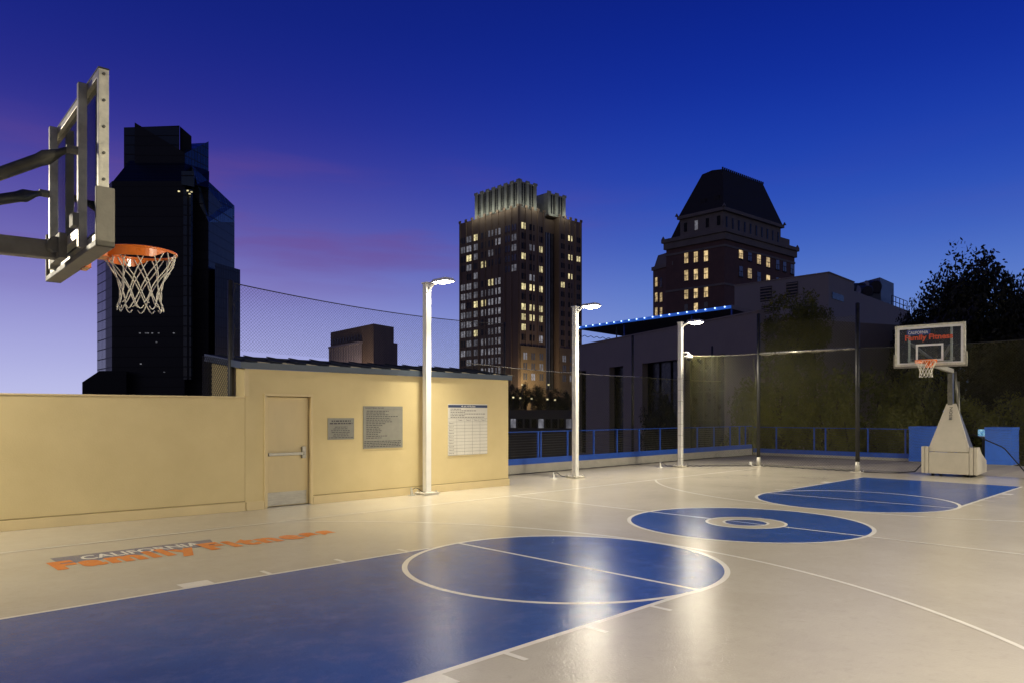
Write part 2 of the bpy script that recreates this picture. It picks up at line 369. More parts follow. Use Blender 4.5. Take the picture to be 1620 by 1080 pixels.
strip('halfway_line', (0, 5.2), (0, .57), .05); strip('halfway_line', (0, -.57), (0, -5.2), .05); strip('halfway_line', (0, .3), (0, -.3), .03)
sheet('ring_fill', circle((0, 0), .59), .0016, m_floor, circle((0, 0), .31))
arcline('jump_ring', (0, 0), .59, .045, 0, 2*math.pi); arcline('jump_ring', (0, 0), .33, .04, 0, 2*math.pi)
strip('sideline', (-12, 5.205), (10.6, 5.205), .05); strip('sideline', (-12, -5.205), (10.6, -5.205), .05)

def text(name, body, mat, parent, origin, ux, uy, width=None, cap=None, depth=.002, bold=0, align='LEFT', spacing=1.0):
    """print: origin = left end of baseline, ux/uy = unit vectors along the line and up the letters"""
    cu = bpy.data.curves.new(name, 'FONT'); cu.body = body; cu.size = 1; cu.offset = bold; cu.resolution_u = 3; cu.space_character = spacing; cu.fill_mode = 'FRONT'
    tmp = bpy.data.objects.new('tmp', cu); col.objects.link(tmp); bpy.context.view_layer.update()
    me = bpy.data.meshes.new_from_object(tmp.evaluated_get(bpy.context.evaluated_depsgraph_get()))
    bpy.data.objects.remove(tmp)
    xs = [v.co.x for v in me.vertices]; ys = [v.co.y for v in me.vertices]
    x0, x1 = min(xs), max(xs); capn = .70
    sy = cap/capn if cap else 1; sx = (width/(x1-x0)) if width else sy
    ux, uy = Vector(ux), Vector(uy); n = ux.cross(uy); o3 = Vector(origin)
    if align == 'CENTER': o3 = o3 - ux*(x1-x0)*sx/2
    off = parent.location if parent is not None and not parent.get('_local') else Vector((0, 0, 0))
    if parent is not None and parent.parent is not None and not parent.parent.get('_local'): off = parent.parent.location
    for v in me.vertices:
        c = v.co.copy(); v.co = o3 + ux*(c.x-x0)*sx + uy*c.y*sy + n*depth - off
    me.name = name; me.materials.clear(); me.materials.append(mat)
    ob = bpy.data.objects.new(name, me); col.objects.link(ob); ob.parent = parent
    if name == 'print': ob['kind'] = 'stuff'
    return ob
# floor logo
X, Y, Z = Vector((1, 0, 0)), Vector((0, 1, 0)), Vector((0, 0, 1))
sheet('logo_bar', [(-8.40, 3.92), (-6.66, 3.90), (-6.54, 4.38), (-8.40, 4.41)], .001, m_logo_blue)
text('logo_lettering', 'CALIFORNIA', m_line, floor, (-8.14, 4.04, .002), X, Y, 1.38, .25, 0, .022)
lx = Vector((1, -.012, 0)).normalized()
text('logo_lettering', 'Family', m_logo_orange, floor, (-8.50, 3.63, .0026), lx, Y, 1.56, .48, 0, .060, spacing=1.2)
text('logo_lettering', 'Fitness', m_logo_orange, floor, (-6.84, 3.63, .003), lx, Y, 1.82, .48, 0, .060, spacing=1.2)

# ------------------------------------------------------------------ paved strip behind the far end
pv = MB(); pv.box(12.6, 17.75, -12, 8.95, -.3, -.025); pav = tag(pv.build('paved_strip', m_joint), kind='structure')
tile = None
for i in range(8):
    for j in range(19):
        u = 12.62 + i*.64; v = 8.85 - (j+1)*.64
        if tile is None:
            mb = MB(); mb.box(0, .625, 0, .625, -.03, 0); tile = mb.build('paving_slab', m_paver, pav, bevel=.004); tile.location = (u, v, 0)
        else:
            t = tile.copy(); col.objects.link(t); t.location = (u, v, random.uniform(-.003, .002))

# ------------------------------------------------------------------ left parapet wall
A0 = Vector((-15, 7.76, 0)); A1 = Vector((-4.925, 6.872, 0)); dw = (A1-A0).normalized(); nw = Vector((-dw.y, dw.x, 0))
def along(a, d, n, s0, s1, t0, t1, z0, z1, mb):
    P = [a + d*s + n*t for s, t in ((s0, t0), (s1, t0), (s1, t1), (s0, t1))]
    mb.hexa([(p.x, p.y) for p in P], z0, z1); return mb
Lw = (A1-A0).length
wl = thing('parapet_wall', 'long low tan stucco wall on the left, joining the shed with the door', 'wall', (-10, 7.3, 0))
along(A0, dw, nw, 0, Lw, 0, .22, 0, 1.97, MB()).build('wall_body', m_wall, wl)
along(A0, dw, nw, 0, Lw, -.012, .235, 1.972, 2.0, MB()).build('wall_cap', m_trim, wl, bevel=.006)
along(A0, dw, nw, 0, Lw, -.03, -.001, 0, .15, MB()).build('base_band', m_trim, wl, bevel=.006)
along(A0, dw, nw, 0, Lw, -.010, -.001, .158, .172, MB()).build('groove_shade_strip', m_groove_shade, wl)  # strip on the wall face, coloured dark for the groove's shade

# ------------------------------------------------------------------ shed building
BV = 6.87
sh = thing('shed_building', 'tan stucco rooftop shed with a steel door and a ribbed dark metal roof', 'building', (-1.7, 7.6, 0))
mb = MB()
mb.box(-4.92, -4.54, BV, 8.3, 0, 2.49); mb.box(-3.65, 1.52, BV, 8.3, 0, 2.49); mb.box(-4.54, -3.65, BV, 8.3, 2.025, 2.49); mb.box(-4.54, -3.65, BV+.15, 8.3, 0, 2.025)
mb.build('wall', m_wall, sh)
mb = MB(); mb.box(-4.91, -4.58, BV-.03, BV-.001, 0, .15); mb.box(-3.61, 1.535, BV-.03, BV-.001, 0, .15); mb.build('base_band', m_trim, sh, bevel=.005)
mb = MB(); mb.box(-3.61, 1.525, BV-.010, BV-.001, .158, .172); mb.build('groove_shade_strip', m_groove_shade, sh)
mb = MB(); mb.box(-4.94, -4.86, BV-.02, BV-.001, 2.005, 2.488); mb.build('corner_trim', m_trim, sh, bevel=.004)
# side gable infill, roof deck, fascia, ribs
mb = MB(); mb.add([(-4.92, BV, 2.492), (-4.92, 8.3, 2.492), (-4.92, 8.3, 2.70), (-4.9, BV, 2.492), (-4.9, 8.3, 2.492), (-4.9, 8.3, 2.70)], [(0, 1, 2), (3, 5, 4), (0, 3, 4, 1), (1, 4, 5, 2), (2, 5, 3, 0)]); mb.build('gable', m_wall, sh)
rf = MB(); rf.hexa([(-5.0, BV-.02), (1.58, BV-.02), (1.58, 8.4), (-5.0, 8.4)], (2.575, 2.575, 2.80, 2.80), (2.60, 2.60, 2.825, 2.825)); roof = rf.build('roof', m_roof, sh)
mb = MB(); mb.box(-5.02, 1.60, BV-.05, BV-.022, 2.49, 2.602); mb.hexa([(-5.02, BV-.022), (-5.003, BV-.022), (-5.003, 8.4), (-5.02, 8.4)], (2.49, 2.49, 2.69, 2.69), (2.605, 2.605, 2.83, 2.83)); mb.build('fascia', m_fascia, sh)
for i in range(14):
    u = -4.75 + i*.475
    mb = MB(); mb.hexa([(u, BV-.04), (u+.035, BV-.04), (u+.035, 8.38), (u, 8.38)], (2.604, 2.604, 2.829, 2.829), (2.622, 2.622, 2.847, 2.847)); mb.build('roof_rib', m_roof, roof)
    mb = MB(); mb.hexa([(u+.04, BV-.045), (u+.27, BV-.045), (u+.27, BV-.02), (u+.04, BV-.02)], (2.603,)*4, (2.626, 2.607, 2.607, 2.626)); mb.build('roof_closure', m_rib, roof)
# door
mb = MB()
mb.box(-4.575, -4.53, BV-.028, BV+.14, 0, 2.06); mb.box(-3.66, -3.615, BV-.028, BV+.14, 0, 2.06); mb.box(-4.53, -3.66, BV-.028, BV+.14, 2.015, 2.06); mb.box(-4.53, -4.50, BV+.005, BV+.05, 0, 2.014)
fr_ = mb.build('door_frame', m_trim, sh, bevel=.004)
mb = MB(); mb.box(-4.498, -3.664, BV+.075, BV+.115, .02, 2.0); dr = mb.build('door', m_door, sh, bevel=.003)
mb = MB(); mb.box(-4.485, -3.705, BV+.070, BV+.0745, .03, .27); mb.build('kick_plate', m_steel, dr)
mb = MB(); mb.box(-4.47, -3.80, BV+.022, BV+.052, .935, .985); mb.box(-4.47, -4.43, BV+.052, BV+.0745, .93, .99); mb.box(-4.20, -4.19, BV+.018, BV+.022, .93, .99); mb.build('push_bar', m_steel, dr, bevel=.004)
mb = MB(); mb.box(-3.81, -3.735, BV+.02, BV+.0745, .87, 1.09); mb.box(-3.79, -3.75, BV-.0, BV+.02, .93, 1.0); mb.build('latch_case', m_steel, dr, bevel=.008)
mb = MB(); mb.box(-4.53, -3.66, BV-.02, BV+.14, .001, .012); mb.build('threshold', m_steel, sh)

# signs
def bars(mb, x0, x1, z, h, y, n=None, gapmin=.015):
    x = x0
    while x < x1 - .01:
        L_ = min(random.uniform(.025, .075), x1-x); mb.box(x, x+L_, y-.001, y, z, z+h); x += L_ + gapmin
s1 = thing('small_sign', 'small grey notice plate beside the tan door, left of the larger grey plate', 'sign', (-3.0, BV, 1.4))
mb = MB(); mb.box(-3.30, -2.72, BV-.012, BV-.001, 1.2, 1.615); mb.build('plate', m_sign, s1, bevel=.002)
mb = MB()
for i, (a, c) in enumerate(((-3.22, -2.80), (-3.26, -2.76))): bars(mb, a, c, 1.545-i*.047, .026, BV-.0125)
for i, (a, c) in enumerate(((-3.15, -2.87), (-3.18, -2.85), (-3.23, -2.82), (-3.22, -2.81), (-3.17, -2.86), (-3.19, -2.85), (-3.28, -2.74))): bars(mb, a, c, 1.437-i*.034, .012, BV-.0125)
mb.build('print', m_ink, s1)['kind'] = 'stuff'
s2 = thing('rules_sign', 'large grey plate of closely printed rules, left of the nearest white light pole', 'sign', (-2.0, BV, 1.4))
mb = MB(); mb.box(-2.51, -1.555, BV-.012, BV-.001, 1.0, 1.85); mb.build('plate', m_sign, s2, bevel=.002)
text('print', 'BASKETBALL RULES', m_ink, s2, (-2.46, BV-.013, 1.80), X, Z, .44, .028, 0, .01)
mb = MB(); mb.box(-2.0, -1.6, BV-.0135, BV-.0125, 1.784, 1.786)
for i in range(16): bars(mb, -2.44 + (0 if i else .01), -2.44 + random.uniform(.38, .84) - (.12 if i > 5 else 0), 1.745-i*.036, .014, BV-.0125)
for i in range(4): bars(mb, -2.49, -1.6+random.uniform(-.03, .02), 1.135-i*.034, .016, BV-.0125)
mb.build('print', m_ink, s2)['kind'] = 'stuff'
s3 = thing('score_board_sign', 'white score grid with a navy heading, right of the nearest white light pole', 'sign', (.25, BV, 1.3))
mb = MB(); mb.box(-.335, .83, BV-.014, BV-.001, .775, 1.915); mb.build('board', m_signwhite, s3, bevel=.002)
mb = MB(); mb.box(-.335, .83, BV-.016, BV-.0142, 1.835, 1.895); mb.build('heading_band', m_navy, s3)
text('print', '4 on 4 Rules', m_inkw, s3, (.25, BV-.017, 1.848), X, Z, .42, .036, 0, .015, 'CENTER')
mb = MB()
for i, L_ in enumerate((.3, .75, .42, 1.04, .42, 1.0)): bars(mb, -.27, -.27+L_, 1.795-i*.036, .013, BV-.0148)
mb.build('print', m_ink, s3)['kind'] = 'stuff'
mb = MB()
for i in range(12): z = 1.59 - i*.0735; (mb.box(-.335, .83, BV-.0152, BV-.0142, z, z+.004) if i < 12 else None)
for x in (-.09, .14, .37, .60): mb.box(x, x+.004, BV-.0158, BV-.0153, .78, 1.59)
mb.build('grid_lines', m_ink, s3)['kind'] = 'stuff'
for i in range(4): text('print', 'Team %d' % (i+1), m_ink, s3, (-.05+i*.23, BV-.015, 1.545), X, Z, .15, .024, 0, .012)
for i in range(10): text('print', 'Game %d' % (i+1), m_ink, s3, (-.315, BV-.015, 1.475-i*.0735), X, Z, .14, .024, 0, .012)

# ------------------------------------------------------------------ light poles
def make_pole(x, y, ztop, dirv, label, wide=False, drop=.055, swing=0, cone=130, tilt=25):
    p = thing('light_pole', label, 'light pole', (x, y, 0), 'white light poles around the court')
    h = .065
    mb = MB(); mb.box(x-h, x+h, y-h, y+h, .05, ztop); mb.build('post', m_white, p, bevel=.008)
    mb = MB(); mb.box(x-h-.02, x+h+.02, y-h-.02, y+h+.02, ztop, ztop+.03); mb.build('post_cap', m_white, p, bevel=.006)
    mb = MB(); mb.box(x-.2, x+.2, y-.17, y+.17, .001, .05); mb.build('base_plate', m_curb, p, bevel=.01)
    for i in (-1, 1):
        for j in (-1, 1):
            mb = MB(); mb.tube([(x+.15*i, y+.13*j, .05), (x+.15*i, y+.13*j, .085)], .016, 6); mb.build('anchor_bolt', m_sleeve, p)
    d = dirv
    mb = MB(); pts = []
    for k in range(9):
        a = k/8*math.pi/2; pts.append((x, y + d*(h*.6+.26*(1-math.cos(a))), ztop-.28+.26*math.sin(a)))
    mb.tube(pts, .03, 8); mb.build('arm', m_white, p, smooth=True)
    # lamp head
    ya, yb = y+d*.28, y+d*.78; zz = ztop+.0
    mb = MB(); lo, hi = min(ya, yb), max(ya, yb)
    mb.hexa([(x-.15, lo), (x+.15, lo), (x+.15, hi), (x-.15, hi)], zz-.03, zz+.045, [(x-.10, lo+.05), (x+.10, lo+.05), (x+.10, hi-.05), (x-.10, hi-.05)])
    head = mb.build('lamp_head', m_white, p, bevel=.01)
    mb = MB(); cx, cy = x, (ya+yb)/2 + d*.03
    # shallow drop lens
    mb.hexa([(cx-.07, cy-.11), (cx+.07, cy-.11), (cx+.07, cy+.11), (cx-.07, cy+.11)], zz-.0305-drop, zz-.0305, [(cx-.13, cy-.19), (cx+.13, cy-.19), (cx+.13, cy+.19), (cx-.13, cy+.19)])
    mb.build('lens', m_lens, head)
    ld = bpy.data.lights.new('lamp_light', 'SPOT'); ld.spot_size = R(150); ld.spot_blend = .75; ld.shadow_soft_size = .12; ld.energy = LAMP_W; ld.color = LAMP_C
    lo_ = bpy.data.objects.new('lamp_light', ld); col.objects.link(lo_); lo_.location = (cx, cy, zz-.22); lo_.rotation_euler = (R(30)*d, R(swing), 0)
    if not wide: ld.spot_size = R(cone); ld.spot_blend = .85; lo_.rotation_euler = (R(tilt)*d, 0, 0); ld.energy = LAMP_W*1.1
    mb = MB(); mb.box(x-.03, x+.03, y-d*h-.004, y-d*h+.004, .45, .62); mb.build('hand_hole_cover', m_white, p)
    return p
P1 = make_pole(-1.06, 6.68, 4.42, -1, 'nearest white light pole, standing against the tan shed wall', drop=.02, cone=106, tilt=22)
P2 = make_pole(4.17, 7.04, 4.50, -1, 'middle white light pole, just right of the shed')
P3 = make_pole(9.50, 7.20, 4.57, -1, 'farthest white light pole, with a dome camera and dark bands', cone=138, tilt=29)
for i in range(9):
    z = .28 + i*.36
    if z > 3.1: break
    mb = MB(); mb.box(9.5-.068, 9.5+.068, 7.2-.068, 7.2+.068, z, z+.012); mb.build('strap_band', m_sleeve, P3)
make_pole(-11.6, 6.9, 4.5, -1, 'white light pole outside the picture, left of the near hoop', True, swing=-38)
for u, s in ((-6.4, 'white light pole outside the picture, on the near side behind the camera'), (-1.0, 'white light pole outside the picture, near side opposite the shed'), (4.2, 'white light pole outside the picture, near side at midcourt'), (9.5, 'white light pole outside the picture, near side beside the far key'), (14.7, 'white light pole outside the picture, near side beyond the far hoop')):
    make_pole(u, -7.4, 4.5, 1, s, True)  # last pole of the row is added, unseen, to light the far end

# dome camera on the third pole
dc = thing('dome_camera', 'white dome security camera bracketed to the farthest light pole', 'camera', (9.5, 7.0, 3.5))
mb = MB(); mb.tube([(9.5, 7.13, 3.60), (9.5, 6.98, 3.63), (9.5, 6.90, 3.60), (9.5, 6.88, 3.54)], .022, 8); mb.build('bracket', m_white, dc, smooth=True)
mb = MB(); mb.tube([(9.5, 6.88, 3.56), (9.5, 6.88, 3.52), (9.5, 6.88, 3.47), (9.5, 6.88, 3.44)], [.03, .09, .105, .10], 14); mb.build('housing', m_white, dc, smooth=True)
mb = MB(); mb.tube([(9.5, 6.88, 3.439), (9.5, 6.88, 3.39), (9.5, 6.88, 3.36), (9.5, 6.88, 3.345)], [.085, .075, .045, .01], 14); mb.build('dome', m_black, dc, smooth=True)
mb = MB(); mb.tube([(9.5, 6.9, 3.42), (9.5, 6.93, 3.2), (9.5, 7.0, 3.0), (9.5, 7.11, 2.9)], .008, 6); tag(mb.build('hanging_cord', m_pipe), 'thin pale cord hanging from the dome camera to the pole', 'cord')

# tie-down cleats with cords beside poles
for (u, v), lb in (((3.55, 7.25), 'white floor cleat and cord beside the middle light pole'), ((8.75, 7.45), 'white floor cleat and cord beside the farthest light pole'), ((-1.42, 6.72), 'small brass floor anchor at the foot of the shed wall beside the nearest pole')):
    c_ = thing('tie_down_cleat', lb, 'cleat', (u, v, 0), 'tie-down cleats beside the poles')
    mb = MB(); mb.hexa([(u-.07, v-.05), (u+.07, v-.05), (u+.07, v+.05), (u-.07, v+.05)], .001, (.02,)*4); mb.hexa([(u-.035, v-.012), (u+.035, v-.012), (u+.035, v+.012), (u-.035, v+.012)], .02, .17, [(u-.03, v-.01), (u-.01, v-.01), (u-.01, v+.01), (u-.03, v+.01)]); mb.build('bracket', m_white if u > 0 else m_sleeve, c_)
    mb = MB(); mb.tube([(u+.02+.5*t, v-.12*t, .11*(1-t)+.05*math.sin(9*t)*(1-t)+.02) for t in [i/10 for i in range(11)]], .008, 5); mb.build('cord', m_black, c_)

# ------------------------------------------------------------------ side and end railing with curb
def railing(name, label, a, b, posts, ztop, zb0, zb1, zc):
    a, b = Vector(a), Vector(b); d = (b-a).normalized(); n = Vector((-d.y, d.x, 0)); L_ = (b-a).length
    r = thing(name, label, 'railing', a)
    for s in posts:
        wd = .05
        p = a + d*s
        mb = MB(); mb.obox(p+Z*((zb1+ztop)/2), d, n, Z, wd/2, .02, (ztop-zb1)/2); mb.build('rail_post', m_brail, r)
    mb = MB(); mb.obox((a+b)/2+Z*(ztop+.012), d, n, Z, L_/2, .03, .012); mb.build('top_rail', m_brail, r)
    mb = MB(); mb.obox((a+b)/2+Z*((zb0+zb1)/2), d, n, Z, L_/2, .03, (zb1-zb0)/2-.001); mb.build('kick_board', m_brail, r)
    mb = MB(); mb.obox((a+b)/2+Z*((zc)/2)+n*.05, d, n, Z, L_/2, .09, zc/2); mb.build('curb', m_curb, r, bevel=.006)
    k = 9
    for i in range(k):
        z = zb1 + (ztop-zb1)*(i+1)/(k+1)
        mb = MB(); mb.tube([a+Z*z, b+Z*z], .007, 5); mb.build('rail_cable', m_cable, r)
    return r
railing('blue_railing', 'blue cable railing along the side edge, right of the shed', (1.75, 8.95, 0), (17.6, 8.95, 0), [x-1.75 for x in (2.2, 3.4, 4.74, 4.86, 6.04, 7.29, 8.49, 9.71, 10.95, 12.2, 13.39, 14.6, 15.84, 16.6, 17.1)], 1.17, .26, .43, .26)
railing('blue_railing', 'blue cable railing across the far end, left of the blue boxes', (17.7, 8.9, 0), (17.7, 2.95, 0), [8.9-v for v in (8.7, 7.92, 6.38, 5.94, 4.38, 3.1)], 1.13, .10, .27, .1)
railing('blue_railing', 'blue cable railing across the far end, right of the blue boxes', (18.3, -.35, 0), (18.3, -9, 0), [.3, 1.6, 3, 4.4, 5.8, 7.2], 1.13, .10, .27, .1)

# blue boxes
def bbox(label, x0, x1, y0, y1):
    t = thing('blue_box', label, 'box', ((x0+x1)/2, (y0+y1)/2, 0), 'blue boxes at the far railing')
    mb = MB(); mb.box(x0, x1, y0, y1, .17, 1.16); mb.build('body', m_bbox, t, bevel=.006)
    mb = MB(); mb.box(x0-.015, x1+.015, y0-.015, y1+.015, 1.162, 1.25); mb.build('cap', m_bbox, t, bevel=.008)
    mb = MB(); mb.box(x0-.012, x1+.012, y0-.012, y1+.012, .03, .168); mb.build('skirt', m_bbox, t, bevel=.006)
    mb = MB(); mb.box(x0+.01, x1-.01, y0+.01, y1-.01, .001, .029); mb.build('plinth', m_curb, t)
bbox('blue box at the far railing, left of the padded hoop base', 17.25, 18.6, 1.55, 2.85)
bbox('blue box at the far railing, right of the padded hoop base', 17.45, 18.5, -.15, .60)
mn = thing('small_lit_screen', 'small lit screen beside the right blue box', 'screen', (18.4, 1.05, 0))
mb = MB(); mb.box(18.4, 18.46, .66, 1.03, .90, 1.18); mb.build('screen_case', m_black, mn)
def screen_mat():
    m = bpy.data.materials.new('screen_picture'); m.use_nodes = True; n = m.node_tree.nodes; L = m.node_tree.links; p = n['Principled BSDF']
    c = n.new('ShaderNodeTexCoord'); v = n.new('ShaderNodeTexVoronoi'); v.inputs['Scale'].default_value = 16; L.new(c.outputs['Object'], v.inputs[0])
    r = n.new('ShaderNodeValToRGB'); e = r.color_ramp.elements; e[0].color = (.02, .25, .22, 1); e[1].color = (.5, .9, .95, 1); q = e.new(.5); q.color = (.12, .35, .75, 1)
    L.new(v.outputs['Color'], r.inputs[0]); L.new(r.outputs[0], p.inputs['Emission Color']); p.inputs['Emission Strength'].default_value = .7; p.inputs['Base Color'].default_value = (.02, .02, .02, 1); return m
mb = MB(); mb.box(18.392, 18.399, .68, 1.01, .93, 1.16); mb.build('picture', screen_mat(), mn)
mb = MB(); mb.box(18.39, 18.399, .66, 1.03, .90, .925); mb.build('lower_bezel', m_white, mn)
mb = MB(); mb.box(18.42, 18.46, .78, .90, 0, .90); mb.build('stand', m_black, mn)

# ------------------------------------------------------------------ fence posts and nets
def post(label, x, y, h, r=.05, base=True):
    p = thing('fence_post', label, 'post', (x, y, 0), 'black posts that carry the nets')
    mb = MB(); mb.tube([(x, y, .28 if base else 0), (x, y, h)], r, 12); mb.build('shaft', m_black, p, smooth=True)
    if base:
        mb = MB(); mb.tube([(x, y, .015), (x, y, .30)], r+.008, 12); mb.build('sleeve', m_sleeve, p, smooth=True)
        mb = MB(); mb.box(x-.16, x+.16, y-.16, y+.16, .001, .015); mb.build('base_plate', m_curb, p, bevel=.003)
        for i in (-1, 1):
            mb = MB(); mb.tube([(x+.12*i, y-.12, .015), (x+.12*i, y-.12, .05)], .014, 6); mb.build('anchor_bolt', m_white, p)
    mb = MB(); mb.tube([(x, y, h), (x, y, h+.02)], [r, r*.5], 12); mb.build('post_top', m_black, p)
    return p
post('black net post behind the low tan wall, at the left corner of the shed', -5.0, 7.28, 4.06, .05, False)
post('thin dark net post rising behind the right end of the shed roof', 3.57, 9.12, 4.22, .025, False)
post('tall dark net post at the side railing, between the two farther light poles', 9.61, 9.14, 4.32, .045)
post('dark net post in the far corner, just right of the farthest light pole', 14.99, 9.25, 4.32, .04)
post('tall black net post at the left end of the bright pipe', 11.52, 5.58, 4.89, .055)
post('tall black net post between the bright pipe and the far hoop', 11.42, 2.47, 4.89, .06)
post('tall black net post beyond the right edge of the picture', 11.42, -2.9, 4.89, .06)

def net(name, label, S, cols, rows, mat, r, cat='net', keep=None, edges=True):
    """diamond mesh on a ruled surface S(s,t) with s,t in 0..1"""
    mb = MB()
    def P(i, j): return S(i/cols, j/rows)
    def seg(a, b):
        d = (b-a); L_ = d.length
        if L_ < 1e-5: return
        d /= L_; u = Z if abs(d.z) < .9 else X; x = d.cross(u).normalized()*r; y = d.cross(x).normalized()*r
        n = len(mb.v); q = [x, -.5*x+.87*y, -.5*x-.87*y]
        mb.v += [tuple(a+k) for k in q] + [tuple(b+k) for k in q]; mb.f += [(n, n+1, n+4, n+3), (n+1, n+2, n+5, n+4), (n+2, n, n+3, n+5)]
    for j in range(rows):
        for i in range(cols):
            if keep and not keep((i+.5)/cols, (j+.5)/rows): continue
            if (i+j) % 2 == 0: seg(P(i, j), P(i+1, j+1))
            else: seg(P(i+1, j), P(i, j+1))
    o = thing(name, label, cat, S(0, 0))
    c_ = mb.build('mesh', mat, o, normals=False); c_['kind'] = 'stuff'
    return o
def lerp(a, b, t): return a + (b-a)*t
def panel(a, b, h0, h1, zb=0, sag=0):
    a, b = Vector((*a, 0)), Vector((*b, 0))
    def S(s, t):
        p = lerp(a, b, s); top = lerp(h0, h1, s) - sag*4*s*(1-s); q = zb(s) if callable(zb) else zb
        return Vector((p.x, p.y, lerp(q, top, t)))
    return S
def edge_cord(o, S, t, mat, r=.012, n=40, name='edge_cord', wav=0, sides=6):
    mb = MB(); mb.tube([S(i/n, t) + Z*(wav*math.sin(i*1.9)*.5) for i in range(n+1)], r, sides); return mb.build(name, mat, o, smooth=True)
# end net, high left panel with pipe
S = panel((11.52, 5.58), (11.42, 2.47), 4.6, 4.55, .03)
o = net('end_net', 'fine mesh net between the two tall black posts, with the bright pipe', S, 72, 106, m_net, .0024)
mb = MB(); mb.tube([(11.52, 5.58, 3.62), (11.42, 2.47, 3.60)], .032, 8); mb.build('cross_pipe', m_pipe, o, smooth=True)
mb = MB(); mb.tube([(11.50, lerp(5.53, 2.5, i/60), 3.60-.045*abs(math.sin(i*math.pi/10))) for i in range(61)], .008, 5); mb.build('lashing', m_pipe, o)
for i in range(1, 7): mb = MB(); v_ = lerp(5.58, 2.47, i/7); mb.tube([(11.485, v_, 3.565), (11.485, v_, 3.66)], .012, 6); mb.build('pipe_clip', m_net, o)
edge_cord(o, S, 0, m_black, .015, 40, 'bottom_cord', .015)
# end net behind the hoop
pb = [Vector(p) for p in ((11.42, 2.47, .02), (11.62, 1.7, .0), (12.1, 1.15, .05), (13.35, .85, .75), (13.4, 0, 1.1), (13.35, -.75, .75), (12.3, -1.5, .08), (11.8, -2.0, .0), (11.42, -2.9, .02))]
def Sh(s, t):
    k = s*(len(pb)-1); i = min(int(k), len(pb)-2); f = k-i; bo = lerp(pb[i], pb[i+1], f)
    to = Vector((lerp(11.42, 11.42, s), lerp(2.47, -2.9, s), 3.60 - .06*4*s*(1-s)))
    q = lerp(bo, to, t); return q
o = net('end_net', 'fine mesh net draped behind the padded base of the far hoop', Sh, 132, 84, m_net, .0019)
edge_cord(o, Sh, 0, m_black, .016, 60, 'bottom_cord'); edge_cord(o, Sh, 1, m_black, .014, 40, 'top_cord')
S = panel((11.42, -2.9), (11.42, -9), 3.6, 3.6, .03)
# net from the third light pole to the post
S = panel((9.5, 7.12), (11.52, 5.58), 3.52, 3.62, .04, .03)
o = net('corner_net', 'fine mesh net from the farthest light pole to the left black post', S, 60, 82, m_net, .0019)
edge_cord(o, S, 1, m_pipe, .012, 40, 'top_cord', .02); edge_cord(o, S, 0, m_black, .012, 40, 'bottom_cord', .02)
# side net
S = panel((1.9, 9.1), (9.61, 9.1), 3.02, 2.93, .0, .05)
S = panel((1.9, 8.85), (9.61, 8.86), 3.02, 2.93, .01, .05)
o = net('side_net', 'dark mesh net in front of the side railing, from the shed to the dark post', S, 150, 62, m_net, .0018)
edge_cord(o, S, 1, m_pipe, .012, 40, 'top_cord', .01); edge_cord(o, S, 0, m_black, .014, 40, 'bottom_cord', .01)
S = panel((9.61, 8.86), (14.99, 8.88), 2.93, 2.95, .01, .03)
o = net('side_net', 'dark mesh net along the side railing beyond the middle dark post', S, 104, 60, m_net, .0018)
edge_cord(o, S, 1, m_net, .010, 40, 'top_cord', .01); edge_cord(o, S, 0, m_black, .014, 40, 'bottom_cord', .01)
# net over the shed roof
S = panel((-4.95, 7.3), (3.57, 9.12), 4.03, 4.2, 2.83, .13)
o = net('roof_net', 'sagging dark net strung against the sky above the shed roof', S, 250, 38, m_netdark, .0019, keep=lambda s, t: True)
edge_cord(o, S, 1, m_netdark, .010, 50, 'top_cord')
mb = MB(); mb.tube([(-4.93+.02*math.sin(i*.9), 7.31, lerp(2.7, 4.03, i/24)) for i in range(25)], .008, 5); mb.build('side_cord', m_netdark, o)
S = panel((-5.03, 7.32), (-5.05, 8.42), 2.66, 2.80, .9)
o = net('gable_net', 'coarse dark net in front of the shed side wall, above the low wall', S, 28, 46, m_netdark, .0045)
mb = MB(); mb.tube([(11.44+.03*math.sin(i*.8), 5.66+.04*math.sin(i*.5), lerp(.35, 3.5, i/30)) for i in range(31)], .009, 5); tag(mb.build('hanging_cord', m_net), 'loose dark cord hanging down beside the left black post', 'cord')
jb = MB(); jb.box(11.30, 11.38, 5.72, 5.80, .05, .15); jb.box(11.30, 11.5, 5.70, 5.72, .02, .05); tag(jb.build('floor_shackle', m_white, bevel=.01), 'small white fitting at the foot of the left black post', 'fitting')

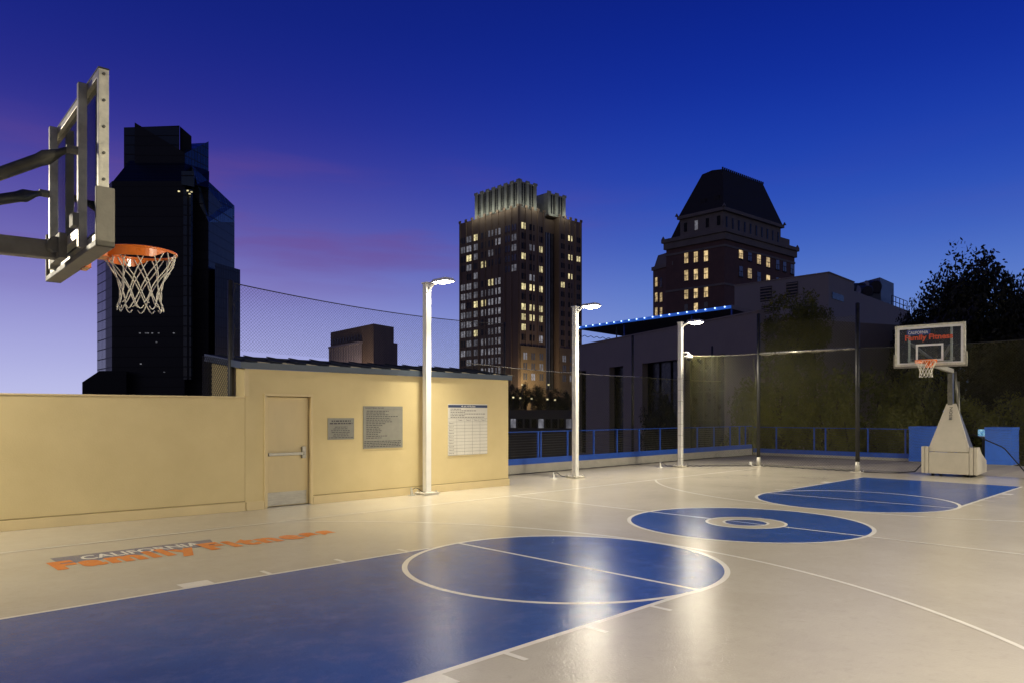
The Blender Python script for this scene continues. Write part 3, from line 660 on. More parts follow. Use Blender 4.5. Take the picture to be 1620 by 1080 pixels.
# ------------------------------------------------------------------ portable basketball hoops (local: faces +x, origin below board face)
def make_hoop(label, dz, mirror_print=False):
    h = thing('basketball_hoop', label, 'basketball hoop', (0, 0, 0), 'portable basketball hoops at both ends', local=True)
    zb, zt = 2.875+dz, 3.885+dz; W = .765
    bx0, bx1 = -.055, 0
    # backboard frame (four channels), glass, print
    mb = MB()
    mb.box(bx0, bx1, -W, -W+.045, zb, zt); mb.box(bx0, bx1, W-.045, W, zb, zt); mb.box(bx0, bx1, -W+.045, W-.045, zt-.045, zt); mb.box(bx0, bx1, -W+.045, W-.045, zb, zb+.05)
    fr = mb.build('board_frame', m_alu, h, bevel=.003)
    mb = MB(); mb.box(bx0-.002, bx1+.002, -W-.002, W+.002, zt, zt+.008); mb.build('frame_cap', m_black, fr)
    for s in (-1, 1):
        for i in range(5):
            z = zb+.36+i*.155; mb = MB(); mb.tube([(-.028, s*W, z), (-.028, s*(W+.008), z)], .009, 6); mb.build('bolt', m_darkarm, fr)
    mb = MB(); mb.box(-.03, -.018, -W+.045, W-.045, zb+.05, zt-.045); gl = mb.build('glass_pane', m_glass, h)
    mb = MB()
    for (y0, y1, z0, z1) in ((-W+.045, -W+.10, zb+.05, zt-.045), (W-.10, W-.045, zb+.05, zt-.045), (-W+.10, W-.10, zt-.10, zt-.045), (-W+.10, W-.10, zb+.05, zb+.08)): mb.box(-.0175, -.0155, y0, y1, z0, z1)
    mb.build('border_print', m_boardwhite, gl)
    mb = MB(); a, c, z0, z1, t = -.30, .30, zb+.11, zb+.53, .048
    for (y0, y1, q0, q1) in ((a, a+t, z0, z1), (c-t, c, z0, z1), (a+t, c-t, z1-t, z1), (a+t, c-t, z0, z0+t)): mb.box(-.0175, -.0155, y0, y1, q0, q1)
    mb.build('target_square', m_boardwhite, gl)
    mb = MB(); mb.box(-.0175, -.0160, -.02, .50, zt-.255, zt-.125); mb.build('logo_bar', m_bluetext, gl)
    # read from the front (+x): letters run towards -y ... as seen facing -x, right is +y
    text('logo_lettering', 'CALIFORNIA', m_inkw, gl, (-.0150, -.0 - .475 + .0, zt-.225), Y, Z, .455, .072, 0, .01) if False else None
    text('logo_lettering', 'CALIFORNIA', m_inkw, gl, (-.0145, -.47, zt-.225), Y, Z, .44, .07, 0, .01)
    text('logo_lettering', 'Family Fitness', m_redtext, gl, (-.0140, -.54, zt-.37), Y, Z, 1.04, .125, 0, .035)
    # move the blue bar under CALIFORNIA (front view: left side = -y)
    for o in kids(gl):
        if o.name.startswith('logo_bar'):
            for v in o.data.vertices: v.co.y = -v.co.y
    # padding
    mb = MB(); mb.box(bx0-.02, bx1+.025, -W-.03, W+.03, zb-.04, zb-.002)
    for s in (-1, 1):
        y0, y1 = (s*W+.002, s*(W+.03)) if s > 0 else (s*(W+.03), s*W-.002)
        mb.hexa([(bx0-.02, y0), (bx1+.025, y0), (bx1+.025, y1), (bx0-.02, y1)], zb-.04, zb+.31)
    mb.build('board_padding', m_pad, h, bevel=.006)
    # uprights and back braces
    for s in (-1, 1):
        mb = MB(); mb.box(-.105, -.057, s*.46-.022, s*.46+.022, zb+.0, zt-.0); up = mb.build('upright', m_alu, h, bevel=.004)
        mb = MB(); mb.box(-.14, -.106, s*.46-.05, s*.46+.05, zb+.12, zb+.2); mb.build('clamp_plate', m_armsteel, up, bevel=.003)
    mb = MB(); mb.box(-.105, -.057, -.437, .437, zb+.06, zb+.12); mb.build('cross_member', m_alu, h, bevel=.003)
    zbm = zb+.05
    mb = MB(); mb.bar((-.14, 0, zbm), (-2.85, 0, zbm-.06), .09, .115); mb.build('boom', M('boom_steel', (.34, .32, .25), .6, .2, var=.25, scale=6), h, bevel=.006)
    mb = MB(); mb.box(-.15, -.107, -.16, .16, zb-.02, zb+.14); mb.tube([(-.16, -.12, zbm+.02), (-.16, .12, zbm+.02)], .05, 10); mb.build('boom_bracket', m_armsteel, h)
    for s, ze in ((-1, zt-.42), (1, zt-.48)):
        mb = MB(); A = Vector((-.15, s*.46, ze)); B = Vector((-1.0, s*.03, zbm+.07)); D = (B-A)
        mb.tube([A, A+D*.05, A+D*.13, A+D*.17, B], [.018, .022, .045, .038, .036], 10); mb.build('strut', m_darkarm, h, smooth=True)
        mb = MB(); mb.tube([(-.106, s*.46, ze), (-.165, s*.46, ze)], .026, 8); mb.build('strut_bolt', m_armsteel, h)
    # mast and base
    mb = MB(); mb.hexa([(-2.95, -.09), (-2.72, -.09), (-2.72, .03), (-2.95, .03)], .5, zbm-.12); mb.build('mast', m_darkarm, h, bevel=.01)
    mb = MB(); mb.tube([(-3.0, .15, .6), (-2.85, .13, zbm-.35)], .045, 10); mb.tube([(-2.9, .15, 1.4), (-2.6, .12, zbm-.1)], .028, 8); mb.build('lift_arm', m_darkarm, h, smooth=True)
    mb = MB(); mb.hexa([(-3.7, -.40), (-2.47, -.40), (-2.47, .40), (-3.7, .40)], .66, (1.9,)*4, [(-2.98, -.12), (-2.80, -.12), (-2.80, .12), (-2.98, .12)]); mb.build('mast_shroud', m_darkarm, h, bevel=.01)
    # padding: leaning cone panel
    mb = MB(); fx = -2.36
    prof = [(-.47, .665), (.47, .665), (.47, .80), (.115, 1.97), (-.115, 1.97), (-.47, .80)]
    lean = lambda z: fx-.02 - max(0, z-.8)*.30
    n = len(prof); mb.add([(lean(z), y, z) for y, z in prof] + [(lean(z)-.08, y, z) for y, z in prof], [tuple(range(n)), tuple(range(n, 2*n))[::-1]] + [(i, (i+1) % n, n+(i+1) % n, n+i) for i in range(n)])
    cone = mb.build('cone_pad', m_vinyl, h, bevel=.015)
    mb = MB(); mb.box(fx-.09, fx+.0, -.47, .47, .07, .655); mb.build('front_pad', m_vinyl, h, bevel=.015)
    for s in (-1, 1):
        for (y0, y1, xo) in ((.478, .565, 0), (.572, .66, -.015)):
            a_, b_ = (s*y0, s*y1) if s > 0 else (s*y1, s*y0)
            mb = MB(); mb.box(fx-.10+xo, fx+xo, a_, b_, .07, .80); mb.build('edge_pad', m_vinyl, h, bevel=.012)
        a_, b_ = (.60, .66) if s > 0 else (-.66, -.60)
        mb = MB(); vs = [(fx-.12, .07), (fx-.12, .80), (-2.75, .80), (-3.1, .62), (-3.9, .40), (-3.9, .07)]
        k = len(vs); mb.add([(x, a_, z) for x, z in vs] + [(x, b_, z) for x, z in vs], [tuple(range(k)), tuple(range(k, 2*k))[::-1]] + [(i, (i+1) % k, k+(i+1) % k, k+i) for i in range(k)])
        mb.build('side_pad', m_vinyl, h, bevel=.012)
    mb = MB(); mb.box(-3.85, -2.47, -.58, .58, .09, .38); mb.build('ballast_box', m_pad, h)
    for xx in (-2.6, -3.7):
        for s in (-1, 1): mb = MB(); mb.tube([(xx, s*.42-.03, .045), (xx, s*.42+.03, .045)], .044, 12); mb.build('caster', m_black, h)
    # vertical maker's lettering reading upwards on the cone pad
    up_ = Vector((-.30, 0, 1)).normalized()
    z0 = 1.53; text('cone_lettering', 'BISON', m_ink, cone, (lean(z0)+.004, .04, z0), up_, -Y, .36, .075, 0, .01)
    # rim
    rc = Vector((.37, 0, 2.985+dz)); rr_ = .229
    mb = MB(); mb.tube([rc + Vector((math.cos(a)*rr_, math.sin(a)*rr_, 0)) for a in [2*math.pi*i/48 for i in range(48)]], .010, 8, closed=True)
    rim = mb.build('rim', m_rim, h, smooth=True)
    mb = MB(); n = 40
    for i in range(n+1):
        a = R(62) + (2*math.pi-R(124))*i/n; hgt = .058*min(1, min(i, n-i)/5+.15)
        for r2, z2 in ((rr_+.006, -.004), (rr_+.006, -.004-hgt), (rr_+.001, -.004-hgt), (rr_+.001, -.004)): mb.v.append(tuple(rc + Vector((math.cos(a)*r2, math.sin(a)*r2, z2))))
    for i in range(n):
        for k in range(4): q = i*4; mb.f.append((q+k, q+(k+1) % 4, q+4+(k+1) % 4, q+4+k))
    mb.build('rim_band', m_rim, h, smooth=False)
    mb = MB(); mb.box(.0, .012, -.10, .10, rc.z-.10, rc.z+.02); mb.box(.012, .175, -.075, .075, rc.z-.07, rc.z-.0); mb.hexa([(.012, -.075), (.05, -.075), (.05, .075), (.012, .075)], rc.z-.16, rc.z-.071); mb.build('rim_bracket', m_rim, h, bevel=.004)
    # net: crossing cords
    mb = MB(); K = 12
    prof = [(0, .225), (.07, .205), (.13, .175), (.18, .150), (.23, .134), (.28, .128), (.33, .133), (.375, .145)]
    for sgn in (1, -1):
        for i in range(K):
            pts = []
            for j, (dzz, rad) in enumerate(prof):
                a = 2*math.pi*i/K + sgn*(R(4) if j == 0 else R(4)+(j-0)*R(9)) 
                wob = .004*math.sin(i*3.1+j*2.2)
                pts.append(rc + Vector((math.cos(a)*(rad+wob), math.sin(a)*(rad+wob), -.012-dzz+(.02 if j == len(prof)-1 and i % 2 else 0))))
            # smooth resample
            q = []
            for j in range(len(pts)-1):
                p0, p1, p2, p3 = pts[max(j-1, 0)], pts[j], pts[j+1], pts[min(j+2, len(pts)-1)]
                for t in (0, .33, .66): q.append(.5*((2*p1)+(p2-p0)*t+(2*p0-5*p1+4*p2-p3)*t*t+(3*p1-p0-3*p2+p3)*t**3))
            q.append(pts[-1]); mb.tube(q, .0040, 6)
    for i in range(K):   # closing loops at the hem
        a0 = 2*math.pi*i/K + R(4)+7*R(9)
        a1 = a0 + R(2*math.degrees(math.pi/K)*5) - 2*(R(4)+7*R(9)) + 0
        pts = [rc + Vector((math.cos(lerp(a0, a1, t))*.145, math.sin(lerp(a0, a1, t))*.145, -.012-.375-.022*math.sin(math.pi*t))) for t in (0, .25, .5, .75, 1)]
        mb.tube(pts, .0040, 6)
    mb.build('net', m_hoopnet, h, smooth=True)
    return h
near = make_hoop('near basketball hoop seen from behind at the left edge, against the glass tower', -.155)
near.location = (-9.177, 0, 0); near.rotation_euler = (0, 0, R(-3.0))
far = make_hoop('far basketball hoop with beige padded base, facing the camera at the right', 0)
far.location = (9.2, -.03, 0); far.rotation_euler = (0, 0, R(180+4.5))

# ------------------------------------------------------------------ distant buildings
def vpoly(pts, base=-14):
    """vertical prism from (px, depth, ytop) list"""
    P = [at(px, HY, d) for px, d, yt in pts]; zt = [zrel(yt, d) for px, d, yt in pts]
    return [(p.x, p.y) for p in P], zt
def rootat(name, label, cat, px, d):
    p = at(px, HY, d); return thing(name, label, cat, (p.x, p.y, -14))
# glass tower
gt = rootat('glass_tower', 'tall dark glass tower with a faceted top behind the near hoop', 'building', 250, 270)
poly, zt = vpoly([(155, 280, 372), (177, 262, 287), (292, 262, 286), (296, 268, 292), (330, 268, 300), (371, 292, 348), (371, 330, 350), (160, 330, 350)])
zt[0] = zt[1]; mb = MB(); mb.hexa(poly, -14, [min(zt[1], z) for z in zt]); mb.build('shaft', m_towerglass, gt)
# mansard transition
lo = vpoly([(158, 281, 287), (177, 262, 287), (292, 262, 286), (330, 268, 290), (345, 300, 300), (170, 320, 300)])[0]
hi = vpoly([(196, 283, 258), (205, 272, 258), (292, 272, 262), (331, 284, 268), (331, 305, 270), (196, 305, 262)])[0]
zs = zrel(287, 262); mb = MB(); mb.hexa(lo, zs-.5, zrel(259, 275), hi); mb.build('dark_shoulder', m_towerglass, gt)
def solid(quads, name, mat, parent):
    mb = MB()
    for q in quads: mb.add(q, [tuple(range(len(q)))])
    return mb.build(name, mat, parent, normals=False)
def PP(px, py, d): return at(px, py, d)
def wedge(front, d0, back, d1, name, mat, parent):
    """solid between a front outline at depth d0 and back outline at depth d1 (pixel outlines)"""
    a = [at(x, y, d0) if not isinstance(d0, (list, tuple)) else at(x, y, d0[i]) for i, (x, y) in enumerate(front)]
    b = [at(x, y, d1) if not isinstance(d1, (list, tuple)) else at(x, y, d1[i]) for i, (x, y) in enumerate(back)]
    n = len(a); mb = MB(); mb.add(a+b, [tuple(range(n)), tuple(range(n, 2*n))[::-1]] + [(i, (i+1) % n, n+(i+1) % n, n+i) for i in range(n)])
    return mb.build(name, mat, parent)
wedge([(213, 268), (213, 194), (292, 242), (292, 275)], 271, [(214, 268), (214, 206), (292, 246), (292, 275)], 279, 'crown_blade', m_towerglass, gt)
wedge([(196, 268), (196, 202), (284, 199), (284, 268)], 280, [(197, 268), (197, 205), (284, 203), (284, 268)], 300, 'crown_block', m_bluegl, gt)
wedge([(284.5, 268), (284.5, 200), (303, 216), (303, 268)], 281, [(284.5, 268), (284.5, 204), (303, 220), (303, 268)], 298, 'crown_block', m_slopegl, gt)
wedge([(292.5, 275), (292.5, 243), (330, 224), (330, 287)], [271, 271, 284, 284], [(292.5, 275), (292.5, 228), (330, 226), (330, 287)], [292, 292, 304, 304], 'crown_facet', m_bluegl, gt)
wedge([(303.5, 300), (303.5, 262), (371, 326), (371, 352), (330, 352)], [266, 266, 290, 290, 267], [(304, 300), (304, 264), (371, 330), (371, 352), (332, 352)], [290, 290, 305, 305, 290], 'sloped_wing', m_slopegl, gt)
wedge([(287, 292), (287, 271), (307, 271), (307, 296)], 261, [(287, 292), (287, 273), (308, 273), (308, 296)], 267, 'corner_lantern', m_slopegl, gt)
# shaft facets that catch the sky
def facet(x0, x1, y0, y1, da, db, name, mat, th=.8):
    a, b2_ = at(x0, HY, da), at(x1, HY, db); zt_ = (zrel(y0, da), zrel(y0, db)); zb_ = (zrel(y1, da), zrel(y1, db)); f = -FW*th
    mb = MB(); vs = [Vector((a.x, a.y, zb_[0])), Vector((b2_.x, b2_.y, zb_[1])), Vector((b2_.x, b2_.y, zt_[1])), Vector((a.x, a.y, zt_[0]))]
    vs = vs + [v+f for v in vs]; mb.add(vs, [(0, 1, 2, 3), (7, 6, 5, 4), (0, 4, 5, 1), (1, 5, 6, 2), (2, 6, 7, 3), (3, 7, 4, 0)]); return mb.build(name, mat, gt)
facet(293, 305, 302, 600, 261.5, 262.5, 'blue_glass_bay', m_bluegl, 1.5)
facet(156, 181, 400, 603, 280.5, 263, 'blue_glass_bay', m_bluegl, 1.0)
facet(306, 330, 300, 600, 268.5, 268.5, 'recess_panel', m_towerglass, .3)
facet(333, 371, 330, 352, 271, 290, 'blue_glass_bay', m_bluegl, 1.2)
poly, zt = vpoly([(340, 262, 421), (380, 275, 421), (380, 300, 421), (345, 300, 421)]); mb = MB(); mb.hexa(poly, -14, zrel(421, 268)); mb.build('lower_wing', m_towerglass, gt)
poly, zt = vpoly([(130, 258, 604), (157, 258, 586), (200, 258, 560), (200, 282, 560), (130, 282, 604)]); mb = MB(); mb.hexa(poly, -14, [zrel(604, 258), zrel(586, 258), zrel(586, 258), zrel(586, 258), zrel(604, 258)]); mb.build('low_podium', m_towerglass, gt)
for x, y in ((297, 302), (303, 304), (300, 307), (283, 303)):
    p = at(x, y, 259); mb = MB(); mb.obox(p, RT, FW, Z, .28, .2, .18); mb.build('floor_light', m_winlit, gt)
for k in range(9):
    x = random.uniform(185, 285); y = random.choice([527, 541, 557, 575, 588]); p = at(x, y, 261.5); mb = MB(); mb.obox(p, RT, FW, Z, .22, .2, .16); mb.build('dim_office_light', m_winpale, gt)

# face frame helper
class Face:
    def __init__(s, px0, d0, px1, d1):
        s.a = at(px0, HY, d0); b_ = at(px1, HY, d1); s.a.z = 0; b_.z = 0; s.d = (b_-s.a); s.L = s.d.length; s.d.normalize()
        s.n = Vector((s.d.y, -s.d.x, 0))
        if s.n.dot(s.a - Vector((CAM.x, CAM.y, 0))) > 0: s.n = -s.n     # outward = towards the viewer
    def sz(s, px, py):
        r = ray(px, py); o_ = CAM - s.a; den = r.dot(s.n); t = -(o_.dot(s.n))/den; p = CAM + r*t
        return (p-s.a).dot(s.d), p.z
    def box(s, mb, s0, s1, z0, z1, t0, t1):
        P = [s.a + s.d*a_ + s.n*t_ for a_, t_ in ((s0, t0), (s1, t0), (s1, t1), (s0, t1))]
        mb.hexa([(p.x, p.y) for p in P], z0, z1)
def fwindow(parent, F, s, z, w_, h_, mat, depth=.12, pair=True, frame=None):
    mb = MB()
    if pair:
        F.box(mb, s-w_/2, s-w_*.1, z-h_/2, z+h_/2, .002, depth); F.box(mb, s+w_*.1, s+w_/2, z-h_/2, z+h_/2, .002, depth)
    else: F.box(mb, s-w_/2, s+w_/2, z-h_/2, z+h_/2, .002, depth)
    o = mb.build('window', mat, parent)
    if frame:
        mb = MB(); F.box(mb, s-w_/2-.12, s+w_/2+.12, z-h_/2-.25, z-h_/2-.02, .002, depth+.15); F.box(mb, s-w_/2, s+w_/2, z-.06, z+.06, depth+.002, depth+.05)
        if not pair: F.box(mb, s-.05, s+.05, z-h_/2, z-.062, depth+.002, depth+.05)
        mb.build('frame', frame, o)
    return o
# deco tower
dt = rootat('stone_office_tower', 'tall brown office tower with lit windows and a pale floodlit crown', 'building', 821, 262)
D0 = 250; FL = Face(821, D0, 727, D0*1.093); FR = Face(821, D0, 920, D0*1.086)
c0 = FL.a; back = c0 + FL.d*FL.L + FR.d*FR.L
zM = zrel(327, D0)
def quadp(F1, F2, a0, a1, b0, b1):   # footprint from distances along both faces
    return [tuple((c0 + F1.d*a + F2.d*b_)[:2]) for a, b_ in ((a0, b0), (a1, b0), (a1, b1), (a0, b1))]
r0 = FR.sz(862, 400)[0]; r1 = FR.sz(884, 400)[0]
mb = MB(); mb.hexa(quadp(FL, FR, 0, FL.L, 0, r0), -14, zM); mb.hexa(quadp(FL, FR, 2.2, FL.L, r0, r1), -14, zM-1); mb.hexa(quadp(FL, FR, 0.01, FL.L, r1, FR.L), -14, zM-.01); mb.build('shaft', m_deco, dt)
# piers
for F, L0, L1, n in ((FL, 0, FL.L, 9), (FR, 0, r0, 4), (FR, r1, FR.L, 4)):
    for i in range(n+1):
        s = lerp(L0+.4, L1-.4, i/n); mb = MB(); F.box(mb, s-.34, s+.34, -14, zM+.6, .002, .22); F.box(mb, s-.6, s+.6, zM+.0, zM+.9, .01, .3); mb.build('pier', m_deco, dt)
# crown
zc0, zc1 = zM, zrel(284, D0)
aL = FL.sz(750, 340)[0]; cR0 = FR.sz(850, 330)[0]; cR1 = FR.sz(870, 330)[0]; cR2 = FR.sz(896, 330)[0]
mb = MB(); mb.hexa(quadp(FL, FR, .9, aL, .9, cR0), zc0, zc1); mb.hexa(quadp(FL, FR, 6, aL, cR0, cR1), zc0, zc1-4); mb.hexa(quadp(FL, FR, .9, aL, cR1, cR2), zc0, zc1-1.2); mb.build('crown_wall', m_crown, dt)
def crown_fins(F, s0, s1, n, ztop, t0=-.88, t1=-.2):
    for i in range(n+1):
        s = lerp(s0, s1, i/n); mb = MB(); F.box(mb, s-.6, s+.6, zc0, ztop+.3, t0, t0+.3); F.box(mb, s-.9, s+.9, ztop-.4, ztop+.5, t0+.01, t0+.4); mb.build('crown_fin', m_crown, dt)
        if i < n:
            sm = lerp(s0, s1, (i+.5)/n); w_ = abs(s1-s0)/n*.28
            for side_ in (-1, 1):
                mb = MB()
                k = 9
                for j in range(k): z = lerp(zc0+1.2, ztop-1.0, j/(k-1)); F.box(mb, sm+side_*w_*.55-w_*.32, sm+side_*w_*.55+w_*.32, z-.42, z+.42, -.88, -.82)
                c_ = mb.build('crown_lattice', m_mullion, dt)
crown_fins(FL, 1.1, aL-.3, 7, zc1); crown_fins(FR, 1.1, cR0-.3, 2, zc1); crown_fins(FR, cR1+.3, cR2-.3, 2, zc1-1.2)
# warm-green uplights on the setback
for F, s, t in [(FL, lerp(2, aL-1, i/5), .1) for i in range(6)] + [(FR, 3, .1), (FR, cR0-1.5, .1), (FR, cR1+2, .1), (FR, cR2-1, .1)]:
    p = F.a + F.d*s + F.n*(t+1.8); ld = bpy.data.lights.new('crown_uplight', 'POINT'); ld.energy = 170; ld.color = (.95, 1, .86); ld.shadow_soft_size = .3
    lo_ = bpy.data.objects.new('crown_uplight', ld); col.objects.link(lo_); lo_.location = (p.x, p.y, zM+1.2)
# windows
zr = [zrel(358, 252) - 3.5*k for k in range(22)]
lit = {(0, 0), (0, 3), (0, 6), (0, 8), (0, 9), (0, 10), (1, 6), (1, 8), (1, 9), (2, 2), (2, 4), (2, 6), (2, 8), (2, 9)}
for ci, px in enumerate((829, 841.5, 854.5)):
    s = FR.sz(px, 450)[0]
    for k in range(20):
        if (ci, k) in lit: mat = m_winlit
        elif k > 13: mat = m_win
        elif random.random() < .1: mat = m_winpale
        else: mat = m_darkgl
        fwindow(dt, FR, s, zr[k], 2.3, 2.1, mat, .1)
for ci, (px, L_) in enumerate(((890.6, {5}), (902, {0, 2, 4}), (914.6, {2}))):
    s = FR.sz(px, 450)[0]
    for k in range(16): fwindow(dt, FR, s, zr[k]-.6, 2.0, 1.9, m_winlit if k in L_ else m_darkgl, .1)
litL = {(2, 0), (1, 2), (3, 3), (4, 5), (2, 7), (3, 7), (2, 10)}
for ci, px in enumerate((733, 742, 753.5, 765, 776.5, 788, 803, 813)):
    s = FL.sz(px, 450)[0]
    for k in range(21 if ci < 6 else 5):
        z = zr[k] - .5
        m_ = m_winlit if (ci, k) in litL else (m_winpale if (k > 4 and random.random() < .86) or random.random() < .4 else m_win)  # pale panes glow in place of the sky's reflection
        if ci < 6 and k == 4 and random.random() < .6: continue
        fwindow(dt, FL, s, z, 2.5, 2.2, m_, .1)
# glass stair strip in the recess, pale base
s0, s1_ = FR.sz(864.5, 500)[0], FR.sz(881.5, 500)[0]
mb = MB(); FR.box(mb, s0, s1_, zrel(615, 255), zM-6, -2.19, -2.0); st_ = mb.build('glass_strip', m_win, dt)
for i in range(5):
    s = lerp(s0, s1_, i/4); mb = MB(); FR.box(mb, s-.1, s+.1, zrel(615, 255), zM-6, -1.99, -1.8); mb.build('mullion', m_mullion, st_)
mb = MB(); FR.box(mb, FR.sz(822, 580)[0], r0-.02, -14, zrel(548, 254), .51, .6); FR.box(mb, r1+.02, FR.L, -14, zrel(548, 258), .51, .6); mb.build('stone_base', m_decopale, dt)
for ci, px in enumerate((829, 841.5, 854.5, 890.6, 902)):
    s = FR.sz(px, 560)[0]
    for k, yy in enumerate((564, 580, 596)): fwindow(dt, FR, s, zrel(yy, 255), 1.7, 2.3, m_win if (ci+k) % 3 else m_winpale, .68)
for px, yy, d_, e_ in ((826, 612, 250, 900), (845, 614, 250, 700), (868, 612, 252, 700), (893, 614, 254, 500)):
    p = at(px, yy, d_-6); ld = bpy.data.lights.new('street_glow', 'POINT'); ld.energy = e_*1.6; ld.color = (1, .80, .52); ld.shadow_soft_size = .4
    lo_ = bpy.data.objects.new('street_glow', ld); col.objects.link(lo_); lo_.location = p
# small building
sb = rootat('courthouse_block', 'low dark building with pale vertical fins on the skyline above the shed roof', 'building', 575, 310)
F1 = Face(591, 300, 523, 333); F2 = Face(591, 300, 623, 312)
q = [F1.a, F1.a+F1.d*F1.L, F1.a+F1.d*F1.L+F2.d*F2.L, F1.a+F2.d*F2.L]
mb = MB(); mb.hexa([(p.x, p.y) for p in q], -14, zrel(512, 300)); mb.build('block', m_deco, sb)
q = [F1.a+F2.d*(F2.L-.2)-F1.d*.0, F1.a+F2.d*(F2.L+2.6), F1.a+F2.d*(F2.L+2.6)+F1.d*9, F1.a+F2.d*(F2.L-.2)+F1.d*9]
mb = MB(); mb.hexa([(p.x, p.y) for p in q], -14, zrel(542, 312)); mb.build('side_step', m_deco, sb)
sA, sB = F1.sz(573, 560)[0], F1.sz(525, 560)[0]; zt_ = zrel(544, 310)
mb = MB(); F1.box(mb, sA-.5, sB+.5, zt_, zt_+.8, .002, 1.6); mb.build('fin_lintel', m_fin, sb)
mb = MB(); F1.box(mb, sA, sB, -14, zt_-.01, .002, .3); mb.build('dark_glazing', m_darkgl, sb)
for i in range(13):
    s = lerp(sA, sB, i/12); mb = MB(); F1.box(mb, s-.45, s+.45, -14, zt_-.02, .31, 1.3); mb.build('vertical_fin', m_fin, sb)
for i in range(11):
    s = lerp(sA+1, sB-1, i/10); mb = MB(); F1.box(mb, s-.25, s+.25, zt_+2, zt_+4.2, .002, .12); mb.build('slot_window', m_darkgl, sb)
for px in (530, 550, 568):
    p = at(px, 560, 296); ld = bpy.data.lights.new('added_facade_light', 'POINT'); ld.energy = 2600; ld.color = (1, .82, .74); ld.shadow_soft_size = .4  # unseen point lamps added to brighten the pale fins
    lo_ = bpy.data.objects.new('added_facade_light', ld); col.objects.link(lo_); lo_.location = (p.x, p.y, p.z-16)
# chateau hotel
ht = rootat('chateau_hotel', 'dark brick hotel with a steep mansard roof and warm lit windows', 'building', 1150, 180)
H0 = 170; HL = Face(1146, H0, 1054, H0*1.067); HR = Face(1146, H0, 1257, H0*1.12)
zc = zrel(368, H0); hc = HL.a
def hq(a0, a1, b0, b1): return [tuple((hc + HL.d*a + HR.d*b_)[:2]) for a, b_ in ((a0, b0), (a1, b0), (a1, b1), (a0, b1))]
mb = MB(); mb.hexa(hq(0, HL.L, 0, HR.L), -14, zc); mb.build('main_block', m_brick, ht)
mb = MB(); mb.hexa(hq(-.9, HL.L+.9, -.9, HR.L+.9), zc+.002, zc+1.0); mb.hexa(hq(-.5, HL.L+.5, -.5, HR.L+.5), zc-1.6, zc); mb.build('cornice', m_stone, ht, bevel=.15)
mb = MB(); 
for zz in (zrel(388, H0), zrel(449, H0)): mb.hexa(hq(-.15, HL.L+.15, -.15, HR.L+.15), zz-.25, zz+.25)
mb.build('belt_course', m_stone, ht)
zg = zrel(335, 172)
mb = MB(); mb.hexa(hq(.9, HL.L-3.4, .9, HR.L-5.2), zc+1.0, zg); mb.hexa(hq(.9, HL.L-3.4, HR.L-5.2, HR.L-.8), zc+1.0, zc+3.2); mb.build('attic_storey', m_stone, ht)
mb = MB(); mb.hexa(hq(.2, HL.L-2.9, .2, HR.L-4.6), zg, zg+.8); mb.build('eave_cornice', m_stone, ht, bevel=.1)
mb = MB(); lo = hq(.5, HL.L-3.2, .5, HR.L-4.9); zR = zrel(275, 178); hi = hq(3.0, 8.6, 4.0, HR.L-10); mb.hexa(lo, zg+.8, zR, hi); roof_h = mb.build('mansard_roof', m_slate, ht); mb = MB(); mb.hexa(hq(HL.L-3.39, HL.L-.2, 1.2, HR.L-5.4), zc+1.001, zg+.4, hq(HL.L-3.39, HL.L-3.3, 1.2, HR.L-5.4)); mb.build('skirt_roof', m_slate, ht)
mb = MB(); mid = [(Vector(hi[0])+Vector(hi[1]))/2, (Vector(hi[2])+Vector(hi[3]))/2]
mb.v = [(*hi[0], zR+.01), (*hi[1], zR+.01), (*hi[2], zR+.01), (*hi[3], zR+.01), (*mid[0], zR+.4), (*mid[1], zR+.3)]; mb.f = [(0, 4, 5, 3), (1, 2, 5, 4), (0, 1, 4), (2, 3, 5), (0, 3, 2, 1)]; mb.build('roof_ridge', m_slate, roof_h)
for i in range(22):
    p = lerp(Vector((*hi[0], zR)), Vector((*hi[3], zR)), i/21); mb = MB(); mb.hexa([(p.x-.15, p.y-.15), (p.x+.15, p.y-.15), (p.x+.15, p.y+.15), (p.x-.15, p.y+.15)], p.z-.1, p.z+.5); mb.build('cresting', m_slate, roof_h)
for a, b_ in ((.2, .2), (HL.L-2.9, .2), (.2, HR.L-4.6), (HL.L+.5, -.5), (-.5, HR.L+.5)):
    p = hc + HL.d*a + HR.d*b_; zz = zg+.8 if a < HL.L and b_ < HR.L-3 else zc+1.0; mb = MB(); mb.hexa([(p.x-.35, p.y-.35), (p.x+.35, p.y-.35), (p.x+.35, p.y+.35), (p.x-.35, p.y+.35)], zz+.001, zz+.75, [(p.x-.05, p.y-.05), (p.x+.05, p.y-.05), (p.x+.05, p.y+.05), (p.x-.05, p.y+.05)]); mb.build('corner_finial', m_stone, ht)
for i in range(10):
    s = lerp(2.2, HR.L-6.6, i/9); mb = MB(); HR.box(mb, s-.28, s+.28, zg-4.2, zg-1.2, -.898, -.8); mb.build('attic_window', m_darkgl, ht)
for i in range(4):
    s = lerp(2.0, HL.L-5, i/3); mb = MB(); HL.box(mb, s-.4, s+.4, zg-3.2, zg-1.0, -.898, -.8); mb.build('attic_window', m_darkgl if i != 2 else m_winpale, ht)
for i in range(2):
    s = 2.8+i*3.6; mb = MB(); HL.box(mb, s-.7, s+.7, zg+1.6, zg+4.0, -2.6, -1.2); mb.build('roof_dormer', m_slate, ht)
